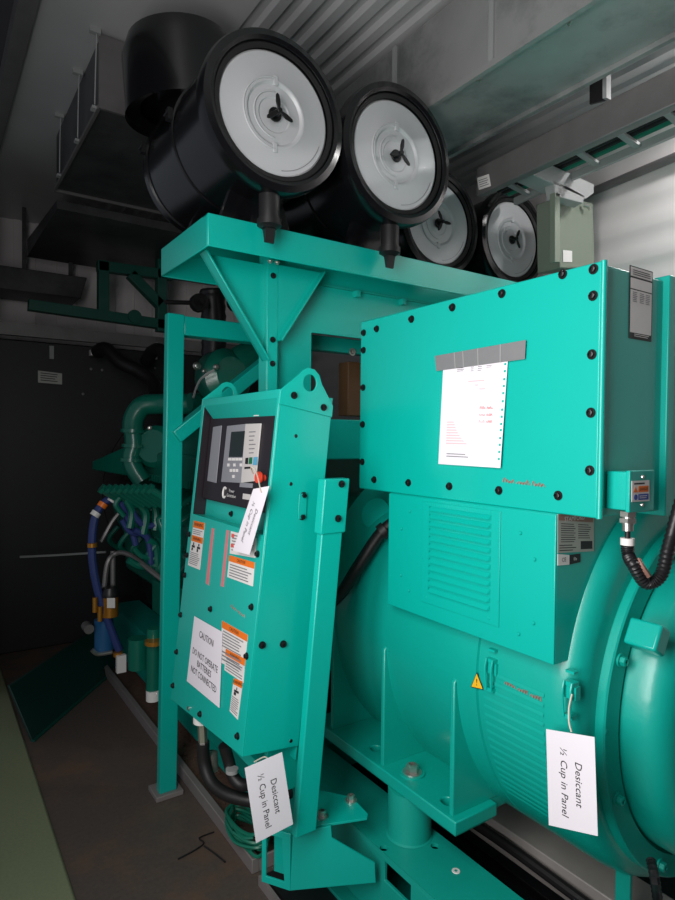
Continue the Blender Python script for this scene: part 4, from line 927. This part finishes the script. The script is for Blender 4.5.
ob = MB().tube([U(101, 542, Y=3.8), U(112, 522, Y=3.8), U(120, 512, Y=3.8)], .012, 6).build('dip_stick', steel); tag(ob, 'grey dipstick tube slanting beside the blue hose', 'tube')

# =================================================================== RADIATOR AND FAR FRAME
rd = thing('radiator', 'tall black radiator housing at the far end of the room', 'radiator', (1.6, 5.1, 0))
b = MB(); b.box(.36, 3.0, 5.0, 5.35, 0, 2.285); b.build('housing', radm, rd, .01)
b = MB(); b.lathe([(.62, -.005), (.75, -.05), (.75, .02), (.62, .02)], (1.9, 4.99, 1.15), (0, -1, 0), 48); b.build('fan_shroud', radm, rd)
b = MB()
for k in range(8):
    a = 2*PI*k/8; d = V((math.cos(a), 0, math.sin(a))); s_ = V((-math.sin(a), 0, math.cos(a)))
    c = V((1.9, 4.88, 1.15)); b.prism([c+d*.1-s_*.04, c+d*.6-s_*.09+V((0, .05, 0)), c+d*.6+s_*.09-V((0, .05, 0)), c+d*.1+s_*.04], (0, .008, 0))
b.cyl((1.9, 4.83, 1.15), (1.9, 4.93, 1.15), .12); b.build('fan', radm, rd)
q = [U(38, 370.5, Y=4.995), U(62, 373.5, Y=4.995), U(62, 384.5, Y=4.995), U(38, 382.5, Y=4.995)]
b = MB(); b.sheet(q, .002); o = b.build('name_plate', platem, rd); lines(q, .1, .9, .1, .9, 4, o, ink, lift=.003)
b = MB(); b.bar(U(51.5, 346, Y=4.98), U(51.5, 359, Y=4.98), .03, .02, up=(0, 1, 0)); b.build('handle', lightgrey, rd)
for (x, y) in ((94, 353.5), (150, 357)):
    b = MB(); q = [U(x-5, y-3, Y=4.9), U(x+5, y-2, Y=4.9), U(x+5, y+3, Y=4.9), U(x-5, y+2.5, Y=4.9)]; b.sheet(q, .06); b.build('bracket', lab, rd)
for (x, y) in ((83, 394), (91, 369), (102, 370), (143, 368), (155, 368)):
    bolt(U(x, y, Y=4.995), (0, -1, 0), .008, steel, rd)
for k, (pts, l) in enumerate((([(97, 352), (106, 349), (120, 362), (140, 372), (153, 383), (156, 395)], 'black radiator hose arching down towards the green elbow'), ([(146, 362), (152, 352), (160, 350), (170, 358)], 'black radiator hose by the second white bracket'))):
    ob = MB().tube([U(x, y, Y=4.75-.1*i) for i, (x, y) in enumerate(pts)], .05, 12).build('radiator_hose', rubber); tag(ob, l, 'hose')
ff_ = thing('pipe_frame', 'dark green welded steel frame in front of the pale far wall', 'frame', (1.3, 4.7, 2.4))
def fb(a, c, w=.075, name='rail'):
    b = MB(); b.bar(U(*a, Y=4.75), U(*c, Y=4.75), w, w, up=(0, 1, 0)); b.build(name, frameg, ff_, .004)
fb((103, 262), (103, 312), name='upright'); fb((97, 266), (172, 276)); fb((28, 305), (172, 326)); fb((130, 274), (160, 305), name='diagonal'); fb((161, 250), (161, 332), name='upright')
b = MB(); p = U(134, 317, Y=4.72); b.cyl(p, p+V((0, -.03, 0)), .05); b.build('clip', frameg, ff_)
ob = MB().bar((.4, 4.95, 2.35), (3.0, 4.95, 2.35), .05, .09).build('cross_rail', steel); tag(ob, 'dull grey rail along the top of the far radiator', 'rail')

# amber / teal things seen through the bulkhead opening
ob = MB().box(1.62, 2.2, 2.32, 2.40, 1.70, 1.95).build('heat_shield', amber, bevel=.004); tag(ob, 'brown heat shield plate seen through the bulkhead opening', 'plate')
ob = MB().box(1.4, 2.3, 2.28, 2.42, 1.50, 1.68).build('cross_beam', paint, bevel=.004); tag(ob, 'teal cross beam behind the bulkhead opening', 'beam')
ob = MB().box(1.25, 2.4, 2.30, 2.36, 1.985, 2.05).build('upper_rail', paint, bevel=.004); tag(ob, 'teal rail along the top behind the bulkhead opening', 'rail')
bolt((1.62, 2.29, 1.99), (0, -1, 0), .014, zinc, ob)

# dark green panel at lower left
pA = U(33, 742, Z=.0); pB = U(118, 668, Z=.0)
dn = thing('door_panel', 'dark green sheet panel standing at an angle on the floor at left', 'panel', pA)
lean = V((-.15, .25, .42)); ww = (pB-pA).normalized(); pA2 = pA
b = MB(); b.hexa([pA2, pB, pB+lean*.62, pA2+lean*.62], [p+V((-.01, .012, 0)) for p in (pA2, pB, pB+lean*.62, pA2+lean*.62)]); b.build('sheet', mat('dark_green_paint', srgb(14, 52, 46), .5), dn, .003)
b = MB(); b.bar(pA2, pB, .02, .02); b.build('bottom_hem', frameg, dn)

# =================================================================== LIGHT
w = bpy.data.worlds.new('world'); sc.world = w; w.use_nodes = True
bg = w.node_tree.nodes['Background']; bg.inputs[0].default_value = (.80, .88, 1, 1); bg.inputs[1].default_value = .20
def area(name, loc, target, sx, sy, power, col=(1, .97, .95)):
    l = bpy.data.lights.new(name, 'AREA'); l.shape = 'RECTANGLE'; l.size = sx; l.size_y = sy; l.energy = power; l.color = col
    o = bpy.data.objects.new(name, l); COL.objects.link(o); o.location = loc
    o.rotation_euler = (V(target)-V(loc)).to_track_quat('-Z', 'Y').to_euler(); return o
area('doorway_daylight', (-.22, .68, 1.80), (1.3, .9, 1.6), .8, 1.7, 42)
cl = thing('added_fill_lamp', 'added white fill lamp, out of view by the right wall', 'lamp', (2.9, .85, 3.25))  # added lamp out of view, brightens the right wall and air cleaner discs
b = MB(); b.box(2.84, 2.96, .35, 1.35, 3.27, 3.33); b.build('batten', lightgrey, cl, .004)
b = MB(); b.box(2.855, 2.945, .38, 1.32, 3.235, 3.27); b.build('diffuser', mat('fill_diffuser', (1, 1, 1, 1), .5, emis=3), cl, .01)
area('fill_lamp_light', (2.9, .85, 3.225), (2.9, .85, 0), .09, .94, 22, (1, .98, .97))
sc.view_settings.view_transform = 'Standard'; sc.view_settings.look = 'None'; sc.view_settings.gamma = 1
sc.view_settings.exposure = 0; sc.view_settings.use_curve_mapping = False
